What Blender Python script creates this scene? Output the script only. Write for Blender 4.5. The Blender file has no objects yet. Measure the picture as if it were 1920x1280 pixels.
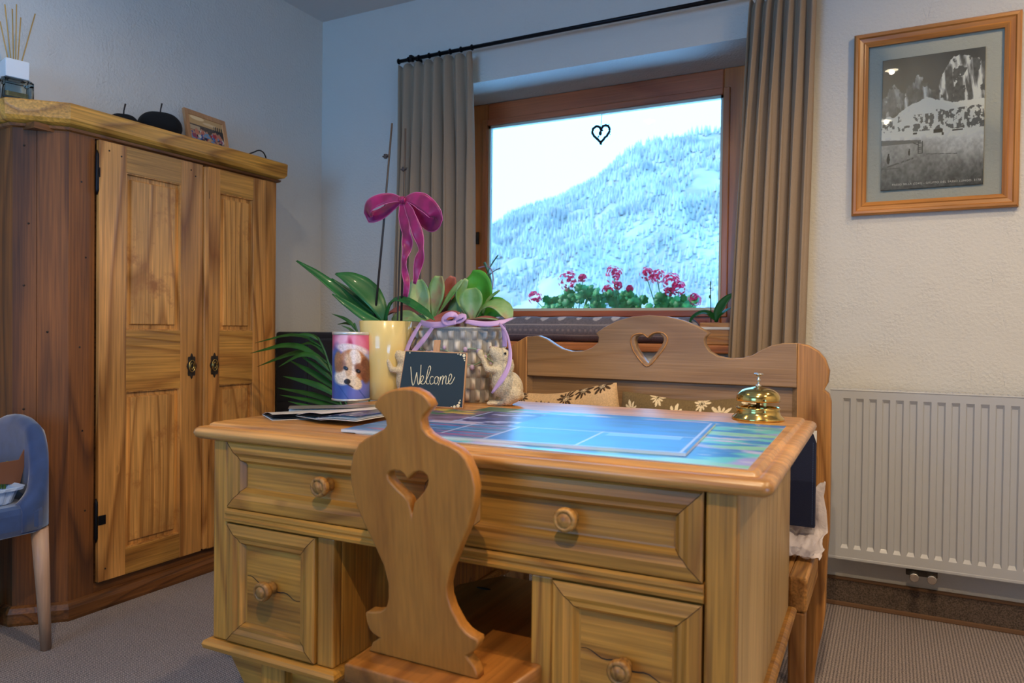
import bpy, bmesh, math, random
import numpy as np
from mathutils import Vector, Matrix, Euler
random.seed(7)
sc = bpy.context.scene
COL = sc.collection
PI = math.pi

# ------------------------------------------------------------------ camera
RIGHT = Vector((0.8884878790, 0.4587621905, 0.0112472802))
UP = Vector((-0.0164949172, 0.0074332523, 0.9998363188))
BACK = Vector((0.4586034959, -0.8885279958, 0.0141715991))
CAM = Vector((2.598428, -2.893594, 0.97))
FPX = 1377.6
cd = bpy.data.cameras.new('camera'); cam = bpy.data.objects.new('camera', cd); COL.objects.link(cam)
cam.matrix_world = Matrix(((RIGHT.x, UP.x, BACK.x, CAM.x), (RIGHT.y, UP.y, BACK.y, CAM.y), (RIGHT.z, UP.z, BACK.z, CAM.z), (0, 0, 0, 1)))
cd.sensor_width = 36; cd.lens = 36 * FPX / 1920; cd.clip_start = .02; cd.clip_end = 3000
cd.dof.use_dof = True; cd.dof.focus_distance = 2.05; cd.dof.aperture_fstop = 5.6
sc.camera = cam
sc.view_settings.view_transform = 'Standard'; sc.view_settings.look = 'None'
sc.view_settings.exposure = 0.0; sc.view_settings.gamma = 1.0; sc.view_settings.use_curve_mapping = False
cy = sc.cycles
cy.use_denoising = True; cy.max_bounces = 8; cy.diffuse_bounces = 5; cy.glossy_bounces = 4
cy.transparent_max_bounces = 12; cy.transmission_bounces = 8; cy.sample_clamp_indirect = 6.0
cy.caustics_reflective = False; cy.caustics_refractive = False

# ------------------------------------------------------------------ world, sun, daylight
w = bpy.data.worlds.new('sky'); sc.world = w; w.use_nodes = True
nt = w.node_tree; nt.nodes.clear()
wo = nt.nodes.new('ShaderNodeOutputWorld'); bg = nt.nodes.new('ShaderNodeBackground')
tc = nt.nodes.new('ShaderNodeTexCoord'); sx = nt.nodes.new('ShaderNodeSeparateXYZ'); rp = nt.nodes.new('ShaderNodeValToRGB')
nt.links.new(tc.outputs['Generated'], sx.inputs[0]); nt.links.new(sx.outputs['Z'], rp.inputs[0])
rp.color_ramp.elements[0].position = .0; rp.color_ramp.elements[0].color = (.36, 1.0, 2.0, 1)   # below the horizon: boosted glow, added to light the window soffit
rp.color_ramp.elements[1].position = .03; rp.color_ramp.elements[1].color = (.15, .50, 1, 1)
nt.links.new(rp.outputs[0], bg.inputs[0]); nt.links.new(bg.outputs[0], wo.inputs[0])
bg.inputs[1].default_value = 7.2
sd = bpy.data.lights.new('sun', 'SUN'); sd.energy = 3.6; sd.color = (1, .97, .92); sd.angle = .01
sun = bpy.data.objects.new('sun', sd); COL.objects.link(sun)
sun.rotation_euler = Vector((.8, .06, -.55)).to_track_quat('-Z', 'Y').to_euler()
def portal(name, loc, rot, sx_, sy_):
    l = bpy.data.lights.new(name, 'AREA'); l.shape = 'RECTANGLE'; l.size = sx_; l.size_y = sy_
    o = bpy.data.objects.new(name, l); COL.objects.link(o); o.location = loc; o.rotation_euler = rot
    l.cycles.is_portal = True
portal('window_daylight', (1.38, .45, 1.52), (-PI/2, 0, 0), 1.25, 1.0)
portal('added_right_window_fill', (4.32, -3.7, .775), (0, PI/2, 0), 1.0, 1.55)
portal('added_rear_window_fill', (1.3, -4.97, 1.45), (PI/2, 0, 0), 1.7, 1.5)
LAMP_W = 80.0      # each recessed ceiling spotlight
LAMP_C = (1.0, .74, .46)

# ------------------------------------------------------------------ helpers
def ray(px, py): return RIGHT * (px - 960) + UP * (640 - py) - BACK * FPX
def on(px, py, axis, val):
    d = ray(px, py); t = (val - CAM[axis]) / d[axis]; return CAM + d * t
def ax(px, py, x): return on(px, py, 0, x)
def ay(px, py, y): return on(px, py, 1, y)
def az(px, py, z): return on(px, py, 2, z)
def ap(px, py, p0, n):
    d = ray(px, py); n = Vector(n); return CAM + d * ((Vector(p0) - CAM).dot(n) / d.dot(n))

def tag(o, label=None, cat=None, group=None, kind=None):
    if label: o['label'] = label
    if cat: o['category'] = cat
    if group: o['group'] = group
    if kind: o['kind'] = kind
    return o
def thing(name, label, cat, loc=(0, 0, 0), rz=0, group=None):
    o = bpy.data.objects.new(name, None); COL.objects.link(o); o.empty_display_size = .05
    o.location = loc; o.rotation_euler = (0, 0, rz); tag(o, label, cat, group)
    return o
def wm(o):
    m = Matrix.Translation(o.location) @ o.rotation_euler.to_matrix().to_4x4()
    return wm(o.parent) @ m if o.parent else m
class MB:
    def __init__(s): s.v = []; s.f = []; s.m = []; s.c = []; s.sm = []
    def add(s, vs, fs, mi=0, smooth=False, cols=None):
        b = len(s.v); s.v += [tuple(p) for p in vs]
        for f in fs: s.f.append([b + i for i in f]); s.m.append(mi); s.sm.append(smooth)
        if cols is not None: s.c += [tuple(c) for c in cols]
        return s
    def box(s, x0, x1, y0, y1, z0, z1, mi=0, b=0.0):
        if b <= 0:
            v = [(x0,y0,z0),(x1,y0,z0),(x1,y1,z0),(x0,y1,z0),(x0,y0,z1),(x1,y0,z1),(x1,y1,z1),(x0,y1,z1)]
            return s.add(v, [(0,3,2,1),(4,5,6,7),(0,1,5,4),(1,2,6,5),(2,3,7,6),(3,0,4,7)], mi)
        bm = bmesh.new(); bmesh.ops.create_cube(bm, size=1)
        for v in bm.verts: v.co = Vector(((x0+x1)/2+v.co.x*(x1-x0), (y0+y1)/2+v.co.y*(y1-y0), (z0+z1)/2+v.co.z*(z1-z0)))
        bmesh.ops.bevel(bm, geom=list(bm.edges), offset=b, segments=2, profile=.5, affect='EDGES', clamp_overlap=True)
        return s.bm(bm, mi)
    def bm(s, bm, mi=0, smooth=False, mat=None):
        bm.verts.index_update(); vs = [(mat @ v.co if mat else v.co.copy()) for v in bm.verts]
        s.add(vs, [[v.index for v in f.verts] for f in bm.faces], mi, smooth); bm.free(); return s
    def rings(s, rings, close=True, cap0=False, cap1=False, mi=0, smooth=True, mis=None):
        n = len(rings[0]); b = len(s.v)
        for r in rings: s.v += [tuple(p) for p in r]
        for i in range(len(rings) - 1):
            for j in range(n if close else n - 1):
                k = (j + 1) % n
                s.f.append([b+i*n+j, b+i*n+k, b+(i+1)*n+k, b+(i+1)*n+j]); s.m.append(mis[j % len(mis)] if mis else mi); s.sm.append(smooth)
        if cap0: s.f.append([b+j for j in range(n)][::-1]); s.m.append(mi); s.sm.append(False)
        if cap1: s.f.append([b+(len(rings)-1)*n+j for j in range(n)]); s.m.append(mi); s.sm.append(False)
        return s
    def lathe(s, prof, c=(0,0,0), n=32, mi=0, axis='Z', smooth=True, sx=1, sy=1):
        R = []
        for r, h in prof:
            ring = []
            for j in range(n):
                a = 2*PI*j/n; x, y = r*math.cos(a)*sx, r*math.sin(a)*sy
                p = (x, y, h) if axis == 'Z' else ((x, h, y) if axis == 'Y' else (h, x, y))
                ring.append((c[0]+p[0], c[1]+p[1], c[2]+p[2]))
            R.append(ring)
        return s.rings(R, mi=mi, smooth=smooth, cap0=True, cap1=True)
    def tube(s, pts, rad, n=8, mi=0):
        pts = [Vector(p) for p in pts]; R = []; N = len(pts)
        up = Vector((.13, .21, .97))
        for i, p in enumerate(pts):
            t = (pts[min(i+1, N-1)] - pts[max(i-1, 0)]).normalized()
            a = t.cross(up)
            if a.length < .05: a = t.cross(Vector((1, 0, 0)))
            a.normalize(); b = t.cross(a); r = rad[i] if isinstance(rad, (list, tuple)) else rad
            R.append([p + a*r*math.cos(2*PI*j/n) + b*r*math.sin(2*PI*j/n) for j in range(n)])
        return s.rings(R, cap0=True, cap1=True, mi=mi)
    def sphere(s, c, r, n=16, mi=0):
        bm = bmesh.new(); bmesh.ops.create_uvsphere(bm, u_segments=n, v_segments=max(6, n//2), radius=1)
        rr = r if isinstance(r, (tuple, list)) else (r, r, r)
        return s.bm(bm, mi, True, Matrix.Translation(c) @ Matrix.Diagonal((*rr, 1)))
    def mesh(s, name, mats):
        me = bpy.data.meshes.new(name); me.from_pydata(s.v, [], s.f)
        for m in (mats if isinstance(mats, (list, tuple)) else [mats]): me.materials.append(m)
        me.polygons.foreach_set('material_index', s.m); me.polygons.foreach_set('use_smooth', s.sm)
        if s.c and len(s.c) == len(s.v):
            ca = me.color_attributes.new('Col', 'FLOAT_COLOR', 'POINT')
            ca.data.foreach_set('color', np.array([(*c[:3], 1) for c in s.c], dtype=np.float32).ravel())
        me.update(); return me
def fixn(me):
    bm = bmesh.new(); bm.from_mesh(me); bmesh.ops.recalc_face_normals(bm, faces=bm.faces); bm.to_mesh(me); bm.free()
def part(name, mb, mats, root=None, world=True, bevel=0, solid=0, sub=0, fix=True, smooth_angle=None):
    me = mb.mesh(name, mats) if isinstance(mb, MB) else mb
    if not isinstance(mb, MB):
        me.materials.clear()
        for m in (mats if isinstance(mats, (list, tuple)) else [mats]): me.materials.append(m)
    if fix: fixn(me)
    if root and world: me.transform(wm(root).inverted())
    o = bpy.data.objects.new(name, me); COL.objects.link(o)
    if root: o.parent = root
    if solid: m = o.modifiers.new('s', 'SOLIDIFY'); m.thickness = solid; m.offset = 0
    if bevel: m = o.modifiers.new('b', 'BEVEL'); m.width = bevel; m.segments = 2; m.limit_method = 'ANGLE'; m.angle_limit = .6
    if sub: m = o.modifiers.new('u', 'SUBSURF'); m.levels = sub; m.render_levels = sub
    return o
def single(name, mb, mats, label, cat, group=None, kind=None, origin=None, **k):
    """a thing that is one mesh; its origin is put at its base"""
    me = mb.mesh(name, mats) if isinstance(mb, MB) else mb
    co = np.array([v.co for v in me.vertices])
    c = Vector(origin) if origin else Vector(((co[:,0].min()+co[:,0].max())/2, (co[:,1].min()+co[:,1].max())/2, co[:,2].min()))
    me.transform(Matrix.Translation(-c))
    o = part(name, me, mats, **k); o.location = c
    return tag(o, label, cat, group, kind)
def struct(name, mb, mats, **k):
    o = part(name, mb, mats, **k); o['kind'] = 'structure'; return o

def plate(outline, holes, origin, U, V, thick, bevel=.002, res=0):
    """flat board cut to an outline; front face in plane (origin,U,V), body behind it along -N"""
    U, V = Vector(U).normalized(), Vector(V).normalized(); N = U.cross(V)
    cu = bpy.data.curves.new('c', 'CURVE'); cu.dimensions = '2D'; cu.fill_mode = 'BOTH'
    for pts in [outline] + holes:
        sp = cu.splines.new('POLY'); sp.points.add(len(pts) - 1)
        for i, p in enumerate(pts): sp.points[i].co = (p[0], p[1], 0, 1)
        sp.use_cyclic_u = True
    cu.extrude = thick/2 - bevel; cu.bevel_depth = bevel; cu.bevel_resolution = 1; cu.offset = -bevel
    o = bpy.data.objects.new('c', cu); COL.objects.link(o)
    dg = bpy.context.evaluated_depsgraph_get(); me = bpy.data.meshes.new_from_object(o.evaluated_get(dg))
    bpy.data.objects.remove(o); bpy.data.curves.remove(cu)
    bm = bmesh.new(); bm.from_mesh(me); bmesh.ops.remove_doubles(bm, verts=bm.verts, dist=1e-5); bm.to_mesh(me); bm.free()
    m = Matrix((U, V, N)).transposed().to_4x4(); m.translation = Vector(origin) - N*thick/2
    me.transform(m)
    return me
def smooth_closed(pts, it=1):
    for _ in range(it):
        out = []
        for i in range(len(pts)):
            a = Vector(pts[i]); b = Vector(pts[(i+1) % len(pts)])
            out += [tuple(a*.75+b*.25), tuple(a*.25+b*.75)]
        pts = out
    return pts
def smooth_open(pts, it=2):
    pts = [Vector(p) for p in pts]
    for _ in range(it):
        out = [pts[0]]
        for a, b in zip(pts[:-1], pts[1:]): out += [a*.75+b*.25, a*.25+b*.75]
        out.append(pts[-1]); pts = out
    return pts
def resample(pts, n):
    pts = [Vector(p) for p in pts]; L = [0]
    for a, b in zip(pts[:-1], pts[1:]): L.append(L[-1] + (b-a).length)
    out = []
    for i in range(n):
        t = L[-1]*i/(n-1); k = 0
        while k < len(L)-2 and L[k+1] < t: k += 1
        d = L[k+1]-L[k] or 1; out.append(pts[k].lerp(pts[k+1], (t-L[k])/d))
    return out
def strip(mb, pts, widths, normal, n=14, fold=0.0, cross=5, mi=0, wavy=0):
    """leaf or ribbon: centre line, half-width profile, facing direction(s)"""
    c = resample(smooth_open(pts, 2), n); R = []
    nl = normal if isinstance(normal, list) else [normal]
    for i, p in enumerate(c):
        t = i/(n-1); tg = (c[min(i+1, n-1)]-c[max(i-1, 0)]).normalized()
        q = t*(len(nl)-1); k = min(int(q), max(len(nl)-2, 0)); nn = Vector(nl[k]).lerp(Vector(nl[min(k+1, len(nl)-1)]), q-k)
        side = tg.cross(nn); 
        if side.length < 1e-4: side = tg.cross(Vector((0, 0, 1)))
        side.normalize(); up = side.cross(tg).normalized()
        q = t*(len(widths)-1); k = min(int(q), len(widths)-2); hw = widths[k]*(1-(q-k)) + widths[k+1]*(q-k)
        row = []
        for j in range(cross):
            s_ = (j/(cross-1))*2-1
            row.append(p + side*hw*s_ + up*(abs(s_)**1.5*fold*hw + wavy*hw*math.sin(t*9+s_*1.5)))
        R.append(row)
    mb.rings(R, close=False, mi=mi); return mb
def egg(n=13, wide=.55, tip=.08):
    return [max(tip if 0 < i < n-1 else .02, math.sin(PI*(i/(n-1))**wide)) for i in range(n)]

def blob(shapes, voxel=.004, smooth=4, fn=None):
    """one continuous surface from overlapping ellipsoids and tapered capsules"""
    b = MB()
    for s_ in shapes:
        if s_[0] == 'e':
            _, c, r, rot = s_
            bm = bmesh.new(); bmesh.ops.create_uvsphere(bm, u_segments=20, v_segments=12, radius=1)
            b.bm(bm, 0, True, Matrix.Translation(c) @ Euler(rot).to_matrix().to_4x4() @ Matrix.Diagonal((*r, 1)))
        else:
            _, p, q, r0, r1 = s_; p, q = Vector(p), Vector(q); K = 7
            for i in range(K):
                t = i/(K-1); b.sphere(p.lerp(q, t), r0*(1-t)+r1*t, 12)
    me = b.mesh('blob', []); o = bpy.data.objects.new('b', me); COL.objects.link(o)
    m = o.modifiers.new('r', 'REMESH'); m.mode = 'VOXEL'; m.voxel_size = voxel; m.use_smooth_shade = True
    m = o.modifiers.new('s', 'SMOOTH'); m.iterations = smooth; m.factor = .6
    dg = bpy.context.evaluated_depsgraph_get(); out = bpy.data.meshes.new_from_object(o.evaluated_get(dg))
    bpy.data.objects.remove(o); bpy.data.meshes.remove(me)
    return out

# ------------------------------------------------------------------ materials
def mat(name):
    m = bpy.data.materials.new(name); m.use_nodes = True; return m, m.node_tree, m.node_tree.nodes['Principled BSDF']
def s2l(c): return tuple(((x/255)/12.92 if x/255 <= .04045 else ((x/255+.055)/1.055)**2.4) for x in c)
def simple(name, rgb, rough=.5, metal=0, bump=0, bscale=200, trans=0, ior=1.45, spec=.5, sheen=0, coat=0, var=0, lin=False, aniso=None, detail=2):
    m, t, p = mat(name); c = rgb if lin else s2l(rgb)
    p.inputs['Base Color'].default_value = (*c, 1); p.inputs['Roughness'].default_value = rough; p.inputs['Metallic'].default_value = metal
    p.inputs['Transmission Weight'].default_value = trans; p.inputs['IOR'].default_value = ior
    p.inputs['Specular IOR Level'].default_value = spec; p.inputs['Sheen Weight'].default_value = sheen; p.inputs['Coat Weight'].default_value = coat
    if bump or var:
        g = t.nodes.new('ShaderNodeTexCoord'); mp = t.nodes.new('ShaderNodeMapping'); n = t.nodes.new('ShaderNodeTexNoise')
        n.inputs['Scale'].default_value = bscale; n.inputs['Detail'].default_value = detail
        if aniso: mp.inputs['Scale'].default_value = aniso
        t.links.new(g.outputs['Object'], mp.inputs[0]); t.links.new(mp.outputs[0], n.inputs['Vector'])
        if bump:
            b = t.nodes.new('ShaderNodeBump'); b.inputs['Strength'].default_value = 1; b.inputs['Distance'].default_value = bump
            t.links.new(n.outputs['Fac'], b.inputs['Height']); t.links.new(b.outputs[0], p.inputs['Normal'])
        if var:
            r = t.nodes.new('ShaderNodeValToRGB'); r.color_ramp.elements[0].position = .35; r.color_ramp.elements[1].position = .65
            r.color_ramp.elements[0].color = (*[x*(1-var) for x in c], 1); r.color_ramp.elements[1].color = (*[min(1, x*(1+var*.6)) for x in c], 1)
            t.links.new(n.outputs['Fac'], r.inputs[0]); t.links.new(r.outputs[0], p.inputs['Base Color'])
    return m
def painted(name, rough=.4, coat=0, bump=0, spec=.5):
    m, t, p = mat(name); a = t.nodes.new('ShaderNodeVertexColor'); a.layer_name = 'Col'
    t.links.new(a.outputs[0], p.inputs['Base Color']); p.inputs['Roughness'].default_value = rough; p.inputs['Coat Weight'].default_value = coat
    p.inputs['Specular IOR Level'].default_value = spec
    if bump:
        g = t.nodes.new('ShaderNodeTexCoord'); n = t.nodes.new('ShaderNodeTexNoise'); n.inputs['Scale'].default_value = 600
        b = t.nodes.new('ShaderNodeBump'); b.inputs['Distance'].default_value = bump
        t.links.new(g.outputs['Object'], n.inputs['Vector']); t.links.new(n.outputs['Fac'], b.inputs['Height']); t.links.new(b.outputs[0], p.inputs['Normal'])
    return m
def wood(name, base, line, axis='Z', rings=13, scale=4.2, fine=.35, rough=.45, knot=(60, 32, 14), knots=.55, bump=.0006, patch=None, coat=0, lines=.75):
    m, t, p = mat(name); N = t.nodes.new; L = t.links.new
    g = N('ShaderNodeTexCoord'); oi = N('ShaderNodeObjectInfo'); ml = N('ShaderNodeVectorMath'); ml.operation = 'MULTIPLY_ADD'
    cm = N('ShaderNodeCombineXYZ')
    for i, k in enumerate((7.3, 3.1, 5.7)):
        q = N('ShaderNodeMath'); q.operation = 'MULTIPLY'; q.inputs[1].default_value = k; L(oi.outputs['Random'], q.inputs[0]); L(q.outputs[0], cm.inputs[i])
    ad = N('ShaderNodeVectorMath'); ad.operation = 'ADD'; L(g.outputs['Object'], ad.inputs[0]); L(cm.outputs[0], ad.inputs[1])
    i = 'XYZ'.index(axis)
    def mapped(along, across=1):
        mp = N('ShaderNodeMapping'); s = [across]*3; s[i] = along; mp.inputs['Scale'].default_value = s; L(ad.outputs[0], mp.inputs[0]); return mp
    mp = mapped(.13); n1 = N('ShaderNodeTexNoise'); n1.inputs['Scale'].default_value = scale; n1.inputs['Detail'].default_value = 1.2; n1.inputs['Roughness'].default_value = .35
    L(mp.outputs[0], n1.inputs['Vector'])
    # knots
    mk = mapped(.45); vo = N('ShaderNodeTexVoronoi'); vo.inputs['Scale'].default_value = 6.5; L(mk.outputs[0], vo.inputs['Vector'])
    kd = N('ShaderNodeMapRange'); kd.inputs['From Min'].default_value = .03; kd.inputs['From Max'].default_value = .10; kd.inputs['To Min'].default_value = 1; kd.inputs['To Max'].default_value = 0
    L(vo.outputs['Distance'], kd.inputs['Value'])
    sp = N('ShaderNodeSeparateColor'); L(vo.outputs['Color'], sp.inputs[0]); gt = N('ShaderNodeMath'); gt.operation = 'GREATER_THAN'; gt.inputs[1].default_value = knots; L(sp.outputs[0], gt.inputs[0])
    km = N('ShaderNodeMath'); km.operation = 'MULTIPLY'; L(kd.outputs[0], km.inputs[0]); L(gt.outputs[0], km.inputs[1])
    # ring lines
    a1 = N('ShaderNodeMath'); a1.operation = 'MULTIPLY_ADD'; a1.inputs[1].default_value = rings; L(n1.outputs['Fac'], a1.inputs[0]); 
    km2 = N('ShaderNodeMath'); km2.operation = 'MULTIPLY'; km2.inputs[1].default_value = 1.2; L(km.outputs[0], km2.inputs[0]); L(km2.outputs[0], a1.inputs[2])
    fr = N('ShaderNodeMath'); fr.operation = 'FRACT'; L(a1.outputs[0], fr.inputs[0])
    rr = N('ShaderNodeValToRGB'); e = rr.color_ramp.elements; e[0].position = 0; e[0].color = (0, 0, 0, 1); e[1].position = .84; e[1].color = (1, 1, 1, 1)
    x = e.new(.60); x.color = (.2, .2, .2, 1); x = e.new(1); x.color = (0, 0, 0, 1); L(fr.outputs[0], rr.inputs[0])
    mf = mapped(.025); n2 = N('ShaderNodeTexNoise'); n2.inputs['Scale'].default_value = 170; n2.inputs['Detail'].default_value = 2; L(mf.outputs[0], n2.inputs['Vector'])
    mb_ = mapped(.3); n3 = N('ShaderNodeTexNoise'); n3.inputs['Scale'].default_value = 5; n3.inputs['Detail'].default_value = 3; L(mb_.outputs[0], n3.inputs['Vector'])
    def mix(fac, c1, c2, mode='MIX'):
        mx = N('ShaderNodeMix'); mx.data_type = 'RGBA'; mx.blend_type = mode
        for sock, v in ((mx.inputs['Factor'], fac), (mx.inputs[6], c1), (mx.inputs[7], c2)):
            if isinstance(v, (float, int)): sock.default_value = v
            elif isinstance(v, tuple): sock.default_value = (*v, 1)
            else: L(v, sock)
        return mx.outputs[2]
    B, Dk = s2l(base), s2l(line)
    lf = N('ShaderNodeMath'); lf.operation = 'MULTIPLY'; lf.inputs[1].default_value = lines; L(rr.outputs[0], lf.inputs[0])
    c = mix(lf.outputs[0], B, Dk)
    r3 = N('ShaderNodeMapRange'); r3.inputs['From Min'].default_value = .35; r3.inputs['From Max'].default_value = .68; r3.inputs['To Min'].default_value = .72; r3.inputs['To Max'].default_value = 1.18; L(n3.outputs['Fac'], r3.inputs[0])
    c = mix(1.0, c, r3.outputs[0], 'MULTIPLY')
    r2 = N('ShaderNodeMapRange'); r2.inputs['From Min'].default_value = .3; r2.inputs['From Max'].default_value = .7; r2.inputs['To Min'].default_value = 1-fine; r2.inputs['To Max'].default_value = 1+fine*.5; L(n2.outputs['Fac'], r2.inputs[0])
    c = mix(1.0, c, r2.outputs[0], 'MULTIPLY')
    if patch:
        npz = N('ShaderNodeTexNoise'); npz.inputs['Scale'].default_value = 7; npz.inputs['Detail'].default_value = 8; npz.inputs['Roughness'].default_value = .7; L(ad.outputs[0], npz.inputs['Vector'])
        pr = N('ShaderNodeMapRange'); pr.inputs['From Min'].default_value = .52; pr.inputs['From Max'].default_value = .66; L(npz.outputs['Fac'], pr.inputs[0])
        c = mix(pr.outputs[0], c, s2l(patch))
    c = mix(km.outputs[0], c, s2l(knot))
    L(c, p.inputs['Base Color']); p.inputs['Roughness'].default_value = rough; p.inputs['Coat Weight'].default_value = coat; p.inputs['Coat Roughness'].default_value = .3
    b = N('ShaderNodeBump'); b.inputs['Distance'].default_value = bump; b.inputs['Strength'].default_value = .8
    hm = N('ShaderNodeMath'); hm.operation = 'SUBTRACT'; L(n2.outputs['Fac'], hm.inputs[0]); L(rr.outputs[0], hm.inputs[1]); L(hm.outputs[0], b.inputs['Height']); L(b.outputs[0], p.inputs['Normal'])
    return m
def plaster(name, rgb, dist=.0045, scale=95):
    m, t, p = mat(name); N = t.nodes.new; L = t.links.new
    g = N('ShaderNodeTexCoord'); p.inputs['Base Color'].default_value = (*s2l(rgb), 1); p.inputs['Roughness'].default_value = .85
    n = N('ShaderNodeTexNoise'); n.inputs['Scale'].default_value = scale; n.inputs['Detail'].default_value = 4; n.inputs['Roughness'].default_value = .55
    n2 = N('ShaderNodeTexNoise'); n2.inputs['Scale'].default_value = 9; n2.inputs['Detail'].default_value = 3
    mr = N('ShaderNodeMapRange'); mr.inputs['From Min'].default_value = .4; mr.inputs['From Max'].default_value = .65; mr.inputs['To Min'].default_value = .45; mr.inputs['To Max'].default_value = 1.0
    # short trowel scratches
    mp = N('ShaderNodeMapping'); mp.inputs['Rotation'].default_value = (.2, .5, .4); mp.inputs['Scale'].default_value = (1, 1, .28)
    v = N('ShaderNodeTexVoronoi'); v.feature = 'DISTANCE_TO_EDGE'; v.inputs['Scale'].default_value = 9
    vr = N('ShaderNodeMapRange'); vr.inputs['From Min'].default_value = 0; vr.inputs['From Max'].default_value = .012; vr.inputs['To Min'].default_value = .22; vr.inputs['To Max'].default_value = 0
    vm = N('ShaderNodeMath'); vm.operation = 'MULTIPLY'
    L(g.outputs['Object'], n.inputs['Vector']); L(g.outputs['Object'], n2.inputs['Vector']); L(n2.outputs['Fac'], mr.inputs[0])
    L(g.outputs['Object'], mp.inputs[0]); L(mp.outputs[0], v.inputs['Vector']); L(v.outputs['Distance'], vr.inputs[0]); L(vr.outputs[0], vm.inputs[0])
    gg = N('ShaderNodeMath'); gg.operation = 'GREATER_THAN'; gg.inputs[1].default_value = .6; L(n2.outputs['Fac'], gg.inputs[0]); L(gg.outputs[0], vm.inputs[1])
    mm = N('ShaderNodeMath'); mm.operation = 'MULTIPLY'; L(n.outputs['Fac'], mm.inputs[0]); L(mr.outputs[0], mm.inputs[1])
    sb = N('ShaderNodeMath'); sb.operation = 'SUBTRACT'; L(mm.outputs[0], sb.inputs[0]); L(vm.outputs[0], sb.inputs[1])
    b = N('ShaderNodeBump'); b.inputs['Distance'].default_value = dist; b.inputs['Strength'].default_value = 1; L(sb.outputs[0], b.inputs['Height']); L(b.outputs[0], p.inputs['Normal'])
    return m
def carpet(name):
    m, t, p = mat(name); N = t.nodes.new; L = t.links.new
    g = N('ShaderNodeTexCoord'); p.inputs['Roughness'].default_value = 1; p.inputs['Specular IOR Level'].default_value = .1; p.inputs['Sheen Weight'].default_value = .2
    wv = N('ShaderNodeTexWave'); wv.inputs['Scale'].default_value = 34; wv.inputs['Distortion'].default_value = .8; wv.inputs['Detail'].default_value = 1; wv.inputs['Detail Scale'].default_value = 8; wv.bands_direction = 'X'
    wv2 = N('ShaderNodeTexWave'); wv2.inputs['Scale'].default_value = 50; wv2.inputs['Distortion'].default_value = 2; wv2.bands_direction = 'Y'
    n = N('ShaderNodeTexNoise'); n.inputs['Scale'].default_value = 260; n.inputs['Detail'].default_value = 2
    n2 = N('ShaderNodeTexNoise'); n2.inputs['Scale'].default_value = 420
    for q in (wv, wv2, n, n2): L(g.outputs['Object'], q.inputs['Vector'])
    m1 = N('ShaderNodeMath'); m1.operation = 'MULTIPLY'; L(wv.outputs['Fac'], m1.inputs[0]); L(wv2.outputs['Fac'], m1.inputs[1])
    m2 = N('ShaderNodeMath'); m2.operation = 'MULTIPLY_ADD'; m2.inputs[1].default_value = .7; L(m1.outputs[0], m2.inputs[0]); L(n.outputs['Fac'], m2.inputs[2])
    r = N('ShaderNodeValToRGB'); e = r.color_ramp.elements; e[0].position = .42; e[0].color = (*s2l((80, 72, 74)), 1); e[1].position = .95; e[1].color = (*s2l((190, 172, 164)), 1)
    L(m2.outputs[0], r.inputs[0])
    L(r.outputs[0], p.inputs['Base Color'])
    b = N('ShaderNodeBump'); b.inputs['Distance'].default_value = .004; b.inputs['Strength'].default_value = .8; L(m2.outputs[0], b.inputs['Height']); L(b.outputs[0], p.inputs['Normal'])
    return m
def thin_glass(name, tint=(.97, .985, .98)):
    m, t, p = mat(name); N = t.nodes.new; L = t.links.new; t.nodes.remove(p)
    o = t.nodes['Material Output']; tr = N('ShaderNodeBsdfTransparent'); tr.inputs[0].default_value = (*tint, 1)
    gl = N('ShaderNodeBsdfGlossy'); gl.inputs['Roughness'].default_value = 0; f = N('ShaderNodeFresnel'); f.inputs[0].default_value = 1.4
    mx = N('ShaderNodeMixShader'); L(f.outputs[0], mx.inputs[0]); L(tr.outputs[0], mx.inputs[1]); L(gl.outputs[0], mx.inputs[2]); L(mx.outputs[0], o.inputs[0])
    return m
def emis(name, rgb, s):
    m, t, p = mat(name); p.inputs['Emission Color'].default_value = (*rgb, 1); p.inputs['Emission Strength'].default_value = s; p.inputs['Base Color'].default_value = (.8, .8, .8, 1); return m

M = {}
M['wall'] = plaster('white_plaster', (208, 207, 202)); M['ceil'] = simple('ceiling_paint', (205, 203, 200), .9, bump=.001, bscale=60)
M['carpet'] = carpet('loop_carpet')
D_B, D_L = (196, 138, 54), (146, 90, 28)
M['pineX'] = wood('desk_pine_across', D_B, D_L, 'X', coat=.25); M['pineY'] = wood('desk_pine_deep', D_B, D_L, 'Y', coat=.25); M['pineZ'] = wood('desk_pine_upright', D_B, D_L, 'Z', coat=.25)
M['deskT'] = wood('desk_top_pine', (222, 160, 82), (176, 112, 44), 'X', coat=.7, rough=.36)
M['pineS'] = wood('raw_pine_side', (206, 170, 112), (176, 134, 76), 'Z', rings=8, fine=.2, knots=.75)
M['pineK'] = wood('desk_knob_pine', (184, 132, 64), (136, 86, 34), 'Y', rings=20, scale=8, knots=.98)
M['beech'] = wood('chair_board', (172, 112, 44), (148, 88, 30), 'Z', rings=6, fine=.16, knots=.93, lines=.5, rough=.42)
M['beechY'] = wood('chair_seat_board', (170, 108, 46), (124, 72, 28), 'Y', rings=8, fine=.2, knots=.9, rough=.3, coat=.3)
W_B, W_L = (210, 150, 80), (126, 72, 24)
M['wardZ'] = wood('wardrobe_pine_upright', W_B, W_L, 'Z', rings=9, scale=4, fine=.3, knots=.7, patch=None, rough=.4)
M['wardY'] = wood('wardrobe_pine_level', (200, 146, 70), (140, 88, 34), 'Y', rings=12, scale=4, knots=.8, rough=.4)
M['wardC'] = wood('wardrobe_cornice_pine', (218, 158, 66), (150, 96, 32), 'Y', rings=14, scale=4, knots=.85, rough=.4)
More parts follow.
